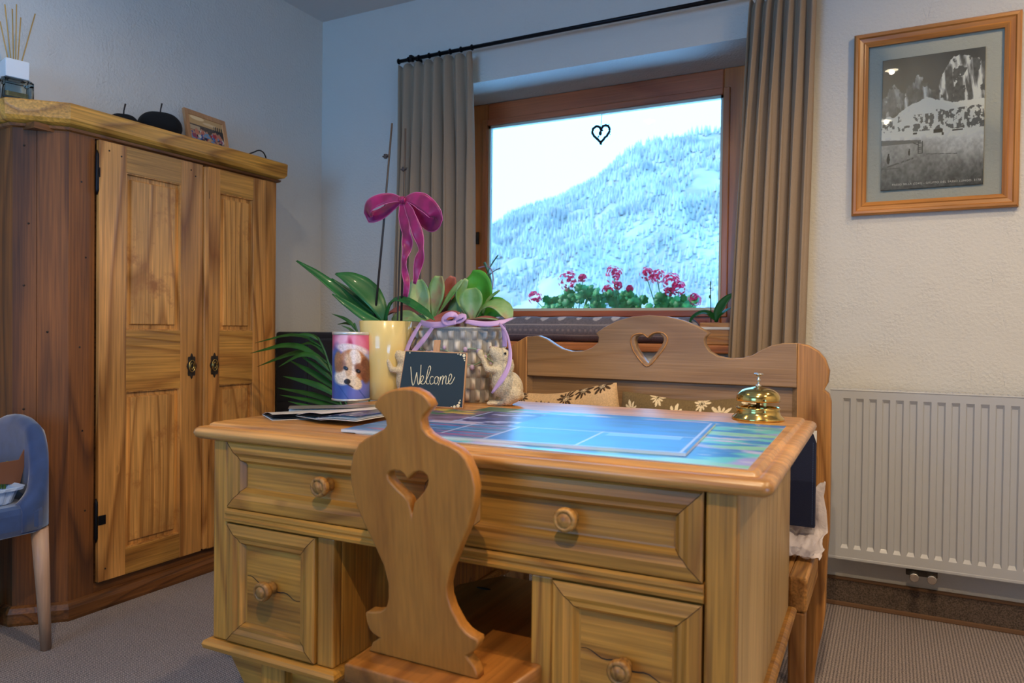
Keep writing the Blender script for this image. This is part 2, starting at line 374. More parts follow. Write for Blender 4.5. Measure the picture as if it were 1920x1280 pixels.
M['wardP'] = wood('wardrobe_panel_worn', (216, 158, 86), (146, 92, 36), 'Z', rings=14, scale=4.2, knots=.8, patch=(158, 102, 50), rough=.45)
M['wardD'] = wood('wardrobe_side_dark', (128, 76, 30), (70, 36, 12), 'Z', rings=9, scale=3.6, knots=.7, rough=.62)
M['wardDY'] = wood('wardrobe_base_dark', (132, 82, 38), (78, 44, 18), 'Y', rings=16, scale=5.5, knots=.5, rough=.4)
M['bench'] = wood('bench_pine_level', (162, 128, 90), (136, 100, 62), 'X', rings=7, fine=.18, knots=.8, lines=.55)
M['benchZ'] = wood('bench_pine_upright', (184, 132, 74), (134, 84, 38), 'Z', rings=14, scale=5, knots=.55, fine=.3)
M['benchY'] = wood('bench_seat_pine', (204, 150, 84), (150, 98, 46), 'Y', rings=12, knots=.7)
M['winX'] = wood('window_wood_level', (186, 104, 62), (156, 78, 44), 'X', rings=6, fine=.15, knots=.93, rough=.35, coat=.3)
M['winZ'] = wood('window_wood_upright', (200, 122, 60), (168, 90, 40), 'Z', rings=6, fine=.15, knots=.93, rough=.35, coat=.3)
M['sill'] = wood('sill_wood', (190, 118, 60), (150, 84, 38), 'X', rings=6, knots=.9, rough=.4)
M['frameZ'] = wood('picture_frame_pine', (196, 132, 62), (164, 100, 40), 'Z', rings=8, fine=.2, knots=.9, rough=.35, coat=.3)
M['frameX'] = wood('picture_frame_pine_level', (196, 132, 62), (164, 100, 40), 'X', rings=8, fine=.2, knots=.9, rough=.35, coat=.3)
M['pale'] = wood('pale_wood', (206, 156, 108), (184, 128, 80), 'Z', rings=6, fine=.15, knots=.98)
M['bead'] = simple('window_seal', (200, 205, 190), .5)
M['glass'] = thin_glass('window_glass'); M['picglass'] = thin_glass('picture_glass', (.95, .96, .93))
M['iron'] = simple('black_iron', (22, 22, 28), .45, .6); M['rust'] = simple('old_iron', (66, 58, 52), .55, .7, var=.4, bscale=60)
M['curtain'] = simple('curtain_linen', (158, 138, 116), .9, bump=.0006, bscale=700, sheen=.1, var=.12)
M['rad'] = simple('radiator_enamel', (182, 185, 190), .35, coat=.2); M['chrome'] = simple('chrome', (215, 210, 200), .18, 1)
M['skirt'] = simple('woven_skirting', (94, 80, 70), .9, bump=.002, bscale=240, var=.5); M['skirtrim'] = simple('skirting_trim', (116, 86, 62), .8)
M['brass'] = simple('polished_brass', (218, 184, 108), .14, 1, var=.06, bscale=20); M['black'] = simple('black_paint', (12, 12, 16), .5)
M['joint'] = simple('dark_joint', (70, 42, 20), .9); M['velvet'] = simple('blue_velvet', (38, 62, 108), .75, sheen=.6, var=.18, bscale=25, bump=.0008); M['leg'] = wood('pale_leg', (206, 164, 132), (186, 140, 106), 'Z', rings=5, fine=.12, knots=.98)
M['darkcloth'] = simple('dark_upholstery', (26, 26, 38), .85, sheen=.1); M['cream'] = simple('cream_glaze', (224, 200, 128), .22, coat=.6)
M['soil'] = simple('potting_bark', (52, 36, 24), .95, bump=.01, bscale=60, var=.5)
M['orleaf'] = simple('orchid_leaf', (30, 92, 38), .42, coat=.15, var=.25, bscale=9); M['stem'] = simple('dark_stake', (46, 40, 40), .5)
M['magenta'] = simple('magenta_satin', (134, 18, 84), .36, sheen=.1, var=.35, bscale=28); M['magpale'] = simple('ribbon_edge', (188, 96, 150), .4)
M['lilac'] = simple('lilac_satin', (196, 160, 204), .4, sheen=.2); M['stone'] = simple('stone_resin', (206, 192, 162), .75, bump=.003, bscale=260, var=.22, detail=3)
M['greystone'] = simple('grey_resin', (166, 158, 152), .75, bump=.003, bscale=260, var=.2); M['planter'] = simple('pale_woven_ceramic', (214, 206, 186), .6, bump=.001, bscale=200, var=.12); M['vine'] = simple('painted_vine', (136, 164, 138), .6); M['bloom'] = simple('painted_bud', (186, 164, 190), .6)
M['slate'] = simple('chalkboard', (34, 48, 56), .55); M['chalk'] = simple('chalk_paint', (226, 218, 186), .7); M['paint'] = painted('printed_gloss', .3); M['paintm'] = painted('printed_matt', .6)
M['mat'] = painted('printed_laminate', .3, spec=.9); M['cloth'] = painted('printed_linen', .95, bump=.0006); M['wick'] = simple('wicker', (40, 34, 34), .8)
M['white'] = simple('white_plastic', (225, 228, 230), .4); M['paper'] = simple('paper', (228, 226, 222), .6); M['navy'] = simple('navy_leatherette', (26, 36, 66), .5, bump=.0005, bscale=500)
M['clear'] = thin_glass('bottle_glass', (.90, .93, .92)); M['reed'] = simple('rattan_reed', (196, 158, 92), .7); M['red'] = simple('red_plastic', (170, 52, 40), .5)
M['applef'] = simple('black_flocking', (10, 10, 12), .95); M['palm'] = simple('palm_leaf', (38, 92, 34), .42, var=.3, bscale=12); M['pot'] = simple('terracotta', (120, 70, 50), .8)
M['tinrim'] = simple('tin_rim', (215, 214, 210), .3, .6); M['bag'] = simple('thin_white_plastic', (226, 218, 224), .35, trans=.25, bump=.006, bscale=30, detail=4)
M['tray'] = simple('blue_white_tray', (178, 196, 222), .3); M['sleeve'] = simple('brown_card', (112, 72, 50), .7); M['cress'] = simple('cress', (136, 160, 60), .7, var=.4, bscale=200)
M['gerleaf'] = simple('geranium_leaf', (40, 132, 60), .6, var=.35, bscale=30); M['gerflower'] = simple('geranium_petals', (214, 24, 92), .6, var=.25, bscale=60)
M['teal'] = simple('verdigris_wire', (88, 140, 120), .4, .3); M['lamp'] = emis('lamp_lens', (1, .86, .62), 22.0); M['ring'] = simple('lamp_trim', (225, 225, 222), .4)
def kal_mat():
    m, t, p = mat('flapjack_leaf'); N = t.nodes.new; L = t.links.new
    g = N('ShaderNodeTexCoord'); n = N('ShaderNodeTexNoise'); n.inputs['Scale'].default_value = 14; n.inputs['Detail'].default_value = 4; L(g.outputs['Object'], n.inputs['Vector'])
    r = N('ShaderNodeValToRGB'); e = r.color_ramp.elements; e[0].position = .35; e[0].color = (*s2l((92, 140, 70)), 1); e[1].position = .68; e[1].color = (*s2l((150, 112, 92)), 1)
    x = e.new(.54); x.color = (*s2l((132, 162, 108)), 1); L(n.outputs['Fac'], r.inputs[0]); L(r.outputs[0], p.inputs['Base Color']); p.inputs['Roughness'].default_value = .42; return m
M['kal'] = kal_mat(); M['kalred'] = simple('flapjack_leaf_red', (150, 84, 74), .45, var=.2, bscale=20); M['kalbright'] = simple('flapjack_leaf_bright', (70, 148, 44), .45, var=.2, bscale=20)

# numpy value noise for painted surfaces
_rs = np.random.RandomState(3); _G = _rs.rand(256, 256)
def vn(x, y):
    xi = np.floor(x).astype(int); yi = np.floor(y).astype(int); fx = x-xi; fy = y-yi; fx = fx*fx*(3-2*fx); fy = fy*fy*(3-2*fy)
    g = lambda a, b: _G[a % 256, b % 256]
    return (g(xi, yi)*(1-fx)+g(xi+1, yi)*fx)*(1-fy) + (g(xi, yi+1)*(1-fx)+g(xi+1, yi+1)*fx)*fy
def fbm(x, y, o=4):
    s = 0; a = .5
    for k in range(o): s = s + a*vn(x*2**k+17*k, y*2**k+31*k); a *= .5
    return s/(1-.5**o)
def lerp3(c, col, k): k = np.clip(k, 0, 1)[..., None]; return c*(1-k) + np.array(col)*k
def ell(u, v, cu, cv, ru, rv, rot=0, soft=.15):
    du, dv = u-cu, v-cv; a, b = du*math.cos(rot)+dv*math.sin(rot), -du*math.sin(rot)+dv*math.cos(rot)
    return np.clip((1-np.sqrt((a/ru)**2+(b/rv)**2))/soft+.5, 0, 1)
def paint_grid(mb, P, nu, nv, fn, mi=0, smooth=True):
    """P(u,v)->point ; fn(u,v)->srgb 0..1 arrays"""
    uu, vv = np.meshgrid(np.linspace(0, 1, nu), np.linspace(0, 1, nv)); c = np.clip(fn(uu, vv), 0, 1)
    c = np.where(c <= .04045, c/12.92, ((c+.055)/1.055)**2.4)
    vs = [P(float(u), float(v)) for u, v in zip(uu.ravel(), vv.ravel())]
    fs = [(j*nu+i, j*nu+i+1, (j+1)*nu+i+1, (j+1)*nu+i) for j in range(nv-1) for i in range(nu-1)]
    mb.add(vs, fs, mi, smooth, c.reshape(-1, 3)); return mb

# ================================================================== ROOM
XR, YR, ZC = 4.3, -4.9, 2.53
struct('floor', MB().box(-.1, XR+.1, YR-.1, .40, -.05, 0), M['carpet'])
struct('ceiling', MB().box(-.1, XR+.1, YR-.1, .40, ZC, ZC+.1), M['ceil'])
struct('wall_left', MB().box(-.12, 0, YR-.1, .40, 0, ZC), M['wall'])
struct('wall_right', MB().box(XR, XR+.12, YR-.1, -4.5, 0, ZC).box(XR, XR+.12, -2.9, .40, 0, ZC).box(XR, XR+.12, -4.5, -2.9, 0, .25).box(XR, XR+.12, -4.5, -2.9, 1.30, ZC), M['wall'])
OX0, OX1, OZ0, OZ1 = .70, 2.10, .89, 2.093
def holed(y0, y1, a0, a1, b0, b1):
    return MB().box(0, a0, y0, y1, 0, ZC).box(a1, XR, y0, y1, 0, ZC).box(a0, a1, y0, y1, 0, b0).box(a0, a1, y0, y1, b1, ZC)
struct('wall_back', holed(0, .40, OX0, OX1, OZ0, OZ1), M['wall'])
struct('wall_front', holed(YR-.12, YR, .5, 2.1, .75, 2.15), M['wall'])
def window(n, x0, x1, z0, z1, gx0, gx1, gz0, gz1, y, mx, mz, bead=.012, d=.055):
    r = thing('window_%d' % n, None, None, ((x0+x1)/2, y, z0)); r['kind'] = 'structure'
    f = MB()
    f.box(x0, gx0, y, y+d, z0, z1, 1, .006).box(gx1, x1, y, y+d, z0, z1, 1, .006).box(gx0, gx1, y+.001, y+d-.001, z0, gz0, 0, .006).box(gx0, gx1, y+.001, y+d-.001, gz1, z1, 0, .006)
    # raised sash lip
    e = .028
    f.box(gx0-e, gx0, y-.010, y+.01, gz0-e, gz1+e, 1, .004).box(gx1, gx1+e, y-.010, y+.01, gz0-e, gz1+e, 1, .004).box(gx0, gx1, y-.010, y+.01, gz0-e, gz0, 0, .004).box(gx0, gx1, y-.010, y+.01, gz1, gz1+e, 0, .004)
    part('window_frame', f, [mx, mz], r)
    b = MB(); k = bead
    b.box(gx0, gx0+k, y+.006, y+.03, gz0, gz1).box(gx1-k, gx1, y+.006, y+.03, gz0, gz1).box(gx0, gx1, y+.006, y+.03, gz0, gz0+k).box(gx0, gx1, y+.006, y+.03, gz1-k, gz1)
    part('glazing_bead', b, M['bead'], r)
    part('window_glass', MB().box(gx0+k, gx1-k, y+.018, y+.022, gz0+k, gz1-k), M['glass'], r)
    return r
W1 = window(1, OX0+.002, OX1-.002, .926, OZ1-.002, .812, 1.952, 1.068, 1.980, .285, M['winX'], M['winZ'])
part('window_sill', MB().box(OX0+.002, OX1-.002, -.035, .284, .892, .925, 0, .005), M['sill'], W1)
h = MB().box(.755, .770, .272, .285, 1.40, 1.46, 0, .003)
part('window_hinge', h, M['rust'], W1)
window(2, .502, 2.098, .752, 2.148, .6, 2.0, .85, 2.05, YR-.09, M['winX'], M['winZ'])  # added rear window, out of view, lets bluish fill light in
w3 = window(3, -.798, .798, .252, 1.298, -.7, .7, .35, 1.20, 0, M['winX'], M['winZ']); w3.rotation_euler = (0, 0, -PI/2); w3.location = (XR+.04, -3.7, .252)  # added low window, unseen, for daylight fill from the right
# carpet skirting along the window wall and left wall
s_ = MB().box(.013, XR-.001, -.014, -.001, 0, .092)
bb = struct('baseboard_back', s_, M['skirt'])
t_ = MB().box(.013, XR-.001, -.017, -.001, .092, .101, 0, .002).box(.017, XR-.001, -.022, -.014, 0, .016, 0, .003)
struct('trim_1', t_, M['skirtrim'])
struct('baseboard_left', MB().box(.001, .014, YR, -.015, 0, .092), M['skirt'])

# recessed ceiling spotlights
def spot(x, y, label, k=1.0, size=2.75):
    t = thing('ceiling_spotlight', label, 'spotlight', (x, y, ZC), 0, 'recessed ceiling spotlights')
    part('trim_ring', MB().rings([[(x+q*math.cos(2*PI*j/32), y+q*math.sin(2*PI*j/32), ZC+z_) for j in range(32)] for q, z_ in ((.036, -.001), (.036, -.012), (.055, -.010), (.057, -.001))]), M['ring'], t)
    part('lens', MB().lathe([(.035, -.009), (.035, -.004)], (x, y, ZC), 32), M['lamp'], t)
    l = bpy.data.lights.new('lamp_light', 'SPOT'); l.energy = LAMP_W*k; l.color = LAMP_C; l.spot_size = size; l.spot_blend = .45; l.shadow_soft_size = .012
    o = bpy.data.objects.new('lamp_light', l); COL.objects.link(o); o.parent = t; o.location = (0, 0, -.02)
spot(2.575, -1.984, 'recessed round ceiling spotlight above the desk chair', .75)
spot(2.541, -3.100, 'recessed round ceiling spotlight further back along the ceiling')
spot(3.35, -.95, 'recessed round ceiling spotlight close to the radiator wall', .34, 3.02)
spot(3.75, -2.1, 'recessed round ceiling spotlight beside the right wall', .6)
spot(1.0, -1.75, 'recessed round ceiling spotlight in front of the wardrobe', .16)

# ================================================================== HILLSIDE OUTSIDE
def hill():
    pr = [(700, 520), (860, 455), (920, 432), (960, 402), (1000, 387), (1060, 374), (1100, 352), (1130, 332), (1150, 312), (1165, 296), (1200, 272), (1240, 262), (1300, 247), (1352, 243), (1450, 225), (1600, 200), (1900, 160)]
    Y1 = 420.0
    ridge = sorted([(ay(px, py, Y1).x, ay(px, py, Y1).z) for px, py in pr])
    rx = np.array([r[0] for r in ridge]); rz = np.array([r[1] for r in ridge])
    nu, nv = 150, 90; vs = []; X = np.linspace(rx[0]-120, rx[-1]+60, nu)
    gx, gy = np.meshgrid(X, np.linspace(0, 1, nv))
    top = np.interp(gx, rx, rz)
    z = -15 + (top+15)*gy**.85; y = 150 + (Y1-150)*gy
    z += (fbm(gx/35, y/35)-.5)*26*np.minimum(1, 3*gy)*(1-.8*gy**6); 
    V = list(zip((gx*(.55+.45*gy)).ravel(), y.ravel(), z.ravel()))
    # one more row: the far side of the ridge
    F = [(j*nu+i, j*nu+i+1, (j+1)*nu+i+1, (j+1)*nu+i) for j in range(nv-1) for i in range(nu-1)]
    b = len(V); V += [(float(gx[-1, i]), Y1+120, -15.0) for i in range(nu)]
    F += [((nv-1)*nu+i, (nv-1)*nu+i+1, b+i+1, b+i) for i in range(nu-1)]
    m, t, p = mat('snowy_slope'); g = t.nodes.new('ShaderNodeTexCoord'); n = t.nodes.new('ShaderNodeTexNoise'); n.inputs['Scale'].default_value = .035; n.inputs['Detail'].default_value = 5
    r = t.nodes.new('ShaderNodeValToRGB'); e = r.color_ramp.elements; e[0].position = .42; e[0].color = (*s2l((140, 128, 118)), 1); e[1].position = .62; e[1].color = (*s2l((172, 158, 146)), 1)
    t.links.new(g.outputs['Object'], n.inputs['Vector']); t.links.new(n.outputs['Fac'], r.inputs[0]); t.links.new(r.outputs[0], p.inputs['Base Color']); p.inputs['Roughness'].default_value = 1; p.inputs['Specular IOR Level'].default_value = 0
    me = MB().add(V, F, 0, True).mesh('hillside', m); o = bpy.data.objects.new('hillside', me); COL.objects.link(o); fixn(me); o['kind'] = 'structure'
    # forest: small conifers on the slope
    tr = MB(); rng = random.Random(5); Z = z; n_ = 0
    A = np.array(V[:nu*nv]).reshape(nv, nu, 3)
    while n_ < 34000:
        fi, fj = rng.random()*(nu-2), (.06+.94*rng.random()**.85)*(nv-2); i, j = int(fi), int(fj)
        d = fbm(np.array(fi/6.+40), np.array(fj/5.), 3)
        if d < .30 + .14*rng.random(): continue
        q = A[j, i] + (A[j, i+1]-A[j, i])*(fi-i) + (A[j+1, i]-A[j, i])*(fj-j)
        hgt = rng.uniform(2.5, 6.0)*(.4+.6*fj/nv); rd = hgt*.22; a0 = rng.random()*6
        vs = [(q[0], q[1], q[2]+hgt)] + [(q[0]+rd*math.cos(a0+k*2*PI/5), q[1]+rd*math.sin(a0+k*2*PI/5), q[2]) for k in range(5)]
        tr.add(vs, [(0, k+1, (k+1) % 5+1) for k in range(5)]); n_ += 1
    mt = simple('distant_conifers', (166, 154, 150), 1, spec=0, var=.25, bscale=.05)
    single('hillside_forest', tr, mt, 'pale blue conifer forest covering the hillside beyond the window', 'forest', kind='stuff')
hill()

# geraniums in a box outside the window
def geranium(cx, heads, leaves, label, zb=.985, spread=.1, n=70, seed=1):
    y0 = .62; rng = random.Random(seed); t = thing('geranium', label, 'flower', (cx, y0, zb), 0, 'geraniums outside the window')
    f = MB()
    for k in range(n):
        lx, lz, lw = leaves[k % len(leaves)]
        x = rng.gauss(lx, lw*.5); z = lz + rng.uniform(-.035, .02) - abs(x-lx)**2*3; y = y0 + rng.uniform(-.06, .06); r = rng.uniform(.014, .026)
        nrm = Vector((rng.uniform(-.6, .6), -1, rng.uniform(-.1, .9))).normalized(); a = nrm.orthogonal().normalized(); b = nrm.cross(a)
        N = 14; ring = []
        for q in range(N):
            an = 2*PI*q/N; rr = r*(1+.12*math.cos(an*7)); ring.append(Vector((x, y, z)) + a*rr*math.cos(an) + b*rr*math.sin(an) + nrm*.004)
        c0 = [Vector((x, y, z))]; f.add(c0+ring, [(0, i+1, (i+1) % N+1) for i in range(N)], 0, True)
    for q in range(9):
        lx, lz, lw = leaves[q % len(leaves)]; x = lx + rng.uniform(-lw, lw)*.5
        f.tube([(cx+(x-cx)*.3, y0, zb), (x, y0, lz)], .003, 5)
    part('foliage', f, M['gerleaf'], t, solid=.0008)
    for (px, py, rpx) in heads:
        c = ay(px, py, y0-.02); R = rpx/1377.6*3.9*.92; h = MB()
        h.tube([(cx+(c.x-cx)*.4, y0, zb+.03), (c.x, c.y+.005, c.z-R*.4)], .0022, 5, 1)
        for k in range(int(26+R*700)):
            d = Vector((rng.gauss(0, 1), rng.gauss(0, 1), rng.gauss(0, 1)+.3)).normalized(); p = c + d*R*rng.uniform(.55, 1.0); fl = rng.uniform(.007, .012)
            a = d.orthogonal().normalized(); b = d.cross(a); ring = [p + (a*math.cos(2*PI*j/10)+b*math.sin(2*PI*j/10))*fl*(1 if j % 2 else .55) + d*.003 for j in range(10)]
            h.add([p]+ring, [(0, i+1, (i+1) % 10+1) for i in range(10)], 0)
        part('flower_head', h, [M['gerflower'], M['gerleaf']], t, solid=.0008)
def gx(px, py): p = ay(px, py, .62); return p.x, p.z
def lv(*a): return [(gx(px, py)[0], gx(px, py)[1], w_) for px, py, w_ in a]
geranium(gx(1075, 560)[0], [(1003, 557, 14), (1066, 527, 21), (1092, 521, 8)], lv((1035, 566, .06), (1075, 552, .07), (1105, 545, .06), (1120, 562, .06), (1060, 570, .1)), 'pink geranium outside the window, leftmost, the bushiest one', n=120, seed=2)
geranium(gx(1172, 562)[0], [(1151, 514, 17), (1158, 535, 8), (1140, 545, 11), (1181, 541, 6)], lv((1150, 556, .05), (1175, 556, .05), (1190, 566, .05), (1165, 572, .08)), 'pink geranium in the middle, one round flower head standing high', n=85, seed=3)
geranium(gx(1258, 565)[0], [(1212, 514, 13), (1232, 518, 14), (1258, 530, 20), (1272, 540, 14), (1303, 562, 12), (1255, 547, 8)], lv((1235, 562, .05), (1265, 568, .05), (1290, 566, .05), (1245, 573, .06)), 'pink geranium outside the window, rightmost, with the largest flower clusters', n=75, seed=4)
pb = MB().box(1.02, 2.2, .54, .70, .80, .975, 0, .006)
single('window_box', pb, M['pot'], 'terracotta window box holding the pink geraniums outside', 'planter')
sh = MB().box(.6, 2.3, .40, .78, .76, .80); struct('trim_2', sh, M['wall'])

# ================================================================== CURTAINS
rod = thing('curtain_rod', 'long black iron curtain rod above the window', 'curtain rod', (1.45, -.07, 2.215))
part('rod', MB().tube([(.523, -.07, 2.225), (2.42, -.07, 2.225)], .0085, 12), M['iron'], rod)
for x in (.60, 2.40):
    part('bracket', MB().tube([(x, -.001, 2.235), (x, -.06, 2.235)], .006, 8).lathe([(.014, -.006), (.014, 0)], (x, -.001, 2.235), 14, axis='Y').box(x-.008, x+.008, -.082, -.058, 2.214, 2.242, 0, .003), M['iron'], rod)
def curtain(xt0, xt1, xb0, xb1, z0, z1, folds, label, seed, amp=.030):
    rng = random.Random(seed); nu, nv = folds*14, 60; R = []
    ph = [rng.uniform(-.5, .5) for _ in range(folds+2)]; am = [rng.uniform(.6, 1.25) for _ in range(folds+2)]
    for j in range(nv+1):
        t = j/nv; z = z1 + (z0-z1)*t; row = []
        for i in range(nu+1):
            u = i/nu; k = u*folds; a = am[int(k)]*(1-(k % 1)) + am[int(k)+1]*(k % 1)
            xa = xt0+(xt1-xt0)*u; xb = xb0+(xb1-xb0)*u; tt = min(1, t*1.5)**.8; x = xa*(1-tt)+xb*tt
            A = amp*a*(.55+.45*min(1, t*3)); s = math.sin(2*PI*k + ph[int(k)]*t*1.2)
            y = -.075 + A*s + .006*math.sin(9*t+k) ; x += .35*A*math.sin(4*PI*k+.7)*min(1, t*4)
            zz = z - (.010*(1-math.cos(2*PI*k*1.0))*(1 if j == 0 else 0))
            row.append((x, min(y, -.012), zz))
        R.append(row)
    r = thing('curtain', label, 'curtain', ((xb0+xb1)/2, -.075, z0), 0, 'grey-brown window curtains')
    part('curtain_panel', MB().rings(R, close=False), M['curtain'], r, solid=.0022, fix=False)
    for k in range(folds+1):
        x = xt0 + (xt1-xt0)*(k/folds)
        part('curtain_ring', MB().lathe([(.0095, -.002), (.0125, -.0025), (.0135, 0), (.0125, .0025), (.0095, .002)], (x, -.07, z1+.017), 16, axis='X'), M['iron'], r)
curtain(.528, .925, .505, .965, .04, 2.208, 7, 'left curtain, grey-brown, hanging beside the wardrobe corner', 11)
curtain(2.115, 2.345, 2.045, 2.318, .04, 2.208, 6, 'right curtain, grey-brown, bunched beside the framed photograph', 12, .034)

# ================================================================== THINGS ON THE SILL
def cushion():
    y0, z0, R = .115, .926, .058; X0, X1 = .93, 1.905; nu, nv = 300, 90
    def P(u, v):
        a = 2*PI*v; x = X0+(X1-X0)*u; e = min(1, (u+.004)*22, (1.004-u)*22)**.5
        return (x, y0 - .068*e*math.cos(a)*(1+.03*math.sin(23*u)), z0+R*.95 + R*.95*e*math.sin(a)*(1+.03*math.sin(31*u+a)))
    def fn(u, v):
        c = np.zeros(u.shape+(3,)) + np.array([.44, .43, .48]); c *= (.9+.2*vn(u*400, v*90))[..., None]
        L = (X1-X0)
        def heart(cu, cv, s):
            X = ((u*L-cu)/s); Y = (v-cv)*.37/s; return ((X**2+Y**2-1)**3 - X**2*Y**3*1.0 < 0)
        for k in range(12):
            cu = .045 + k*.083
            big = k % 3 != 2; s = .017 if big else .011
            hh = heart(cu, .155, s)
            c[hh] = c[hh]*.2 + np.array([.86, .84, .86])*.8
        for v0, w0 in ((.055, .004), (-.075+1, .004), (.02, .002)): c[np.abs(v-v0) < w0] = (.66, .63, .64)
        dots = (np.abs(v-.985) < .016) & (((u*L/.026) % 1) < .55) & (((u*L/.026) % 1) > .1); c[dots] = (.55, .52, .54)
        return c
    mb = paint_grid(MB(), P, nu, nv, fn)
    return single('draught_cushion', mb, M['cloth'], 'long grey bolster with pale hearts lying on the window sill', 'bolster')
cushion()
hw = thing('hanging_heart', 'small dark wicker heart with a bird hanging before the window glass', 'ornament', (1.412, .262, 1.965))
hp = []
for i in range(48):
    a = 2*PI*i/48; x = 16*math.sin(a)**3; z = 13*math.cos(a)-5*math.cos(2*a)-2*math.cos(3*a)-math.cos(4*a)
    hp.append((1.412+x*.0026, .262+.003*math.sin(i*2.1), 1.872+z*.0028+.001*math.sin(i*3)))
hm_ = MB(); hm_.tube(hp+hp[:2], .0058, 7)
for k in range(26):
    p = Vector(hp[(k*7) % 48]); rng = random.Random(k); q = p + Vector((rng.uniform(-.009, .009), rng.uniform(-.006, .006), rng.uniform(-.009, .009))); hm_.tube([p, q], .0016, 5)
part('wicker_heart', hm_, M['wick'], hw); part('cord', MB().tube([(1.412, .262, 1.905), (1.414, .268, 1.967)], .0016, 6), M['paper'], hw)
bd = MB(); bd.sphere((1.409, .262, 1.872), (.008, .006, .011), 12); bd.sphere((1.416, .262, 1.885), (.006, .005, .006), 10); bd.tube([(1.402, .262, 1.862), (1.395, .262, 1.848)], [.004, .0015], 6); bd.tube([(1.42, .262, 1.884), (1.426, .262, 1.883)], [.002, .0005], 5); bd.tube([(1.409, .262, 1.905), (1.41, .262, 1.882)], .0008, 5)
part('bird', bd, M['wick'], hw)
# planter box with orchid
bx = thing('wooden_planter', 'small pale wooden planter box on the sill beside the right curtain', 'planter', (2.0, .08, .926))
b = MB().box(1.925, 2.075, .03, .045, .926, 1.012, 0, .002).box(1.925, 2.075, .125, .14, .926, 1.012, 0, .002).box(1.925, 1.938, .045, .125, .926, 1.012, 0, .002).box(2.062, 2.075, .045, .125, .926, 1.012, 0, .002).box(1.938, 2.062, .045, .125, .926, .935)
part('box', b, M['pineX'], bx); part('trim_strip', MB().box(1.922, 2.078, .026, .03, .985, .995), M['paper'], bx); part('soil', MB().box(1.939, 2.061, .046, .124, .936, .998), M['soil'], bx)
so = thing('orchid', 'small orchid with drooping leaves and a bare stake in the wooden box', 'plant', (2.0, .085, .998))
def leafp(name, root, px, y, widths, m, n=16, fold=.25, nrm=(0, -.5, 1), solid=.0016, cross=5):
    """px: list of (px,py) or (px,py,depth offset)"""
    pts = [ay(p[0], p[1], y+(p[2] if len(p) > 2 else 0)) for p in px]
    return part(name, strip(MB(), pts, widths, nrm, n, fold, cross), m, root, solid=solid, fix=False)
leafp('leaf', so, [(1345, 603), (1325, 583), (1300, 592, -.01), (1292, 606, -.02)], .08, [.006, .017, .018, .012, .002], M['orleaf'])
leafp('leaf', so, [(1343, 604), (1345, 585), (1362, 560), (1380, 548)], .08, [.006, .018, .022, .014, .002], M['orleaf'], nrm=(-.3, -1, .4))
leafp('leaf', so, [(1343, 604), (1352, 590, -.01), (1372, 576, -.02)], .07, [.006, .014, .014, .002], M['orleaf'])
sp0 = ay(1333, 604, .085); sp1 = ay(1332, 527, .085)
part('flower_stake', MB().tube([sp0, sp1], .0018, 6).sphere(ay(1332, 540, .085), (.006, .004, .002), 8).sphere(ay(1331, 556, .085), (.004, .004, .008), 8), M['orleaf'], so)
# twisted wire ornament on the left end of the sill
tw = thing('twig_ornament', 'twisted green and lilac wire twig figure on the sill beside the left curtain', 'ornament', tuple(ay(918, 596, .15)))
def twp(*p): return smooth_open([ay(a, b_, .15+c_) for a, b_, c_ in p], 2)
t1 = MB().tube(twp((925, 596, 0), (920, 560, .01), (912, 530, -.01), (916, 505, 0), (924, 492, .01), (934, 478, 0)), .0035, 7)
t2 = MB().tube(twp((912, 596, 0), (914, 560, -.01), (922, 530, .01), (914, 505, 0), (908, 492, 0)), .006, 7)
t3 = MB().tube(twp((918, 515, 0), (926, 508, .01), (938, 502, 0)), .002, 6)
t4 = MB().tube(twp((897, 502, 0), (908, 499, 0), (920, 500, 0), (926, 520, .01), (920, 560, 0), (932, 596, 0)), .003, 6)
part('green_wire', t1, M['teal'], tw); part('thick_twist', t2, M['teal'], tw); part('side_twig', t3, M['wick'], tw); part('lilac_wire', t4, M['lilac'], tw)
bs = Vector(ay(918, 596, .15)); part('base', MB().lathe([(.04, .9255), (.042, .930), (.03, bs.z)], (bs.x, bs.y, 0), 24), M['pot'], tw)

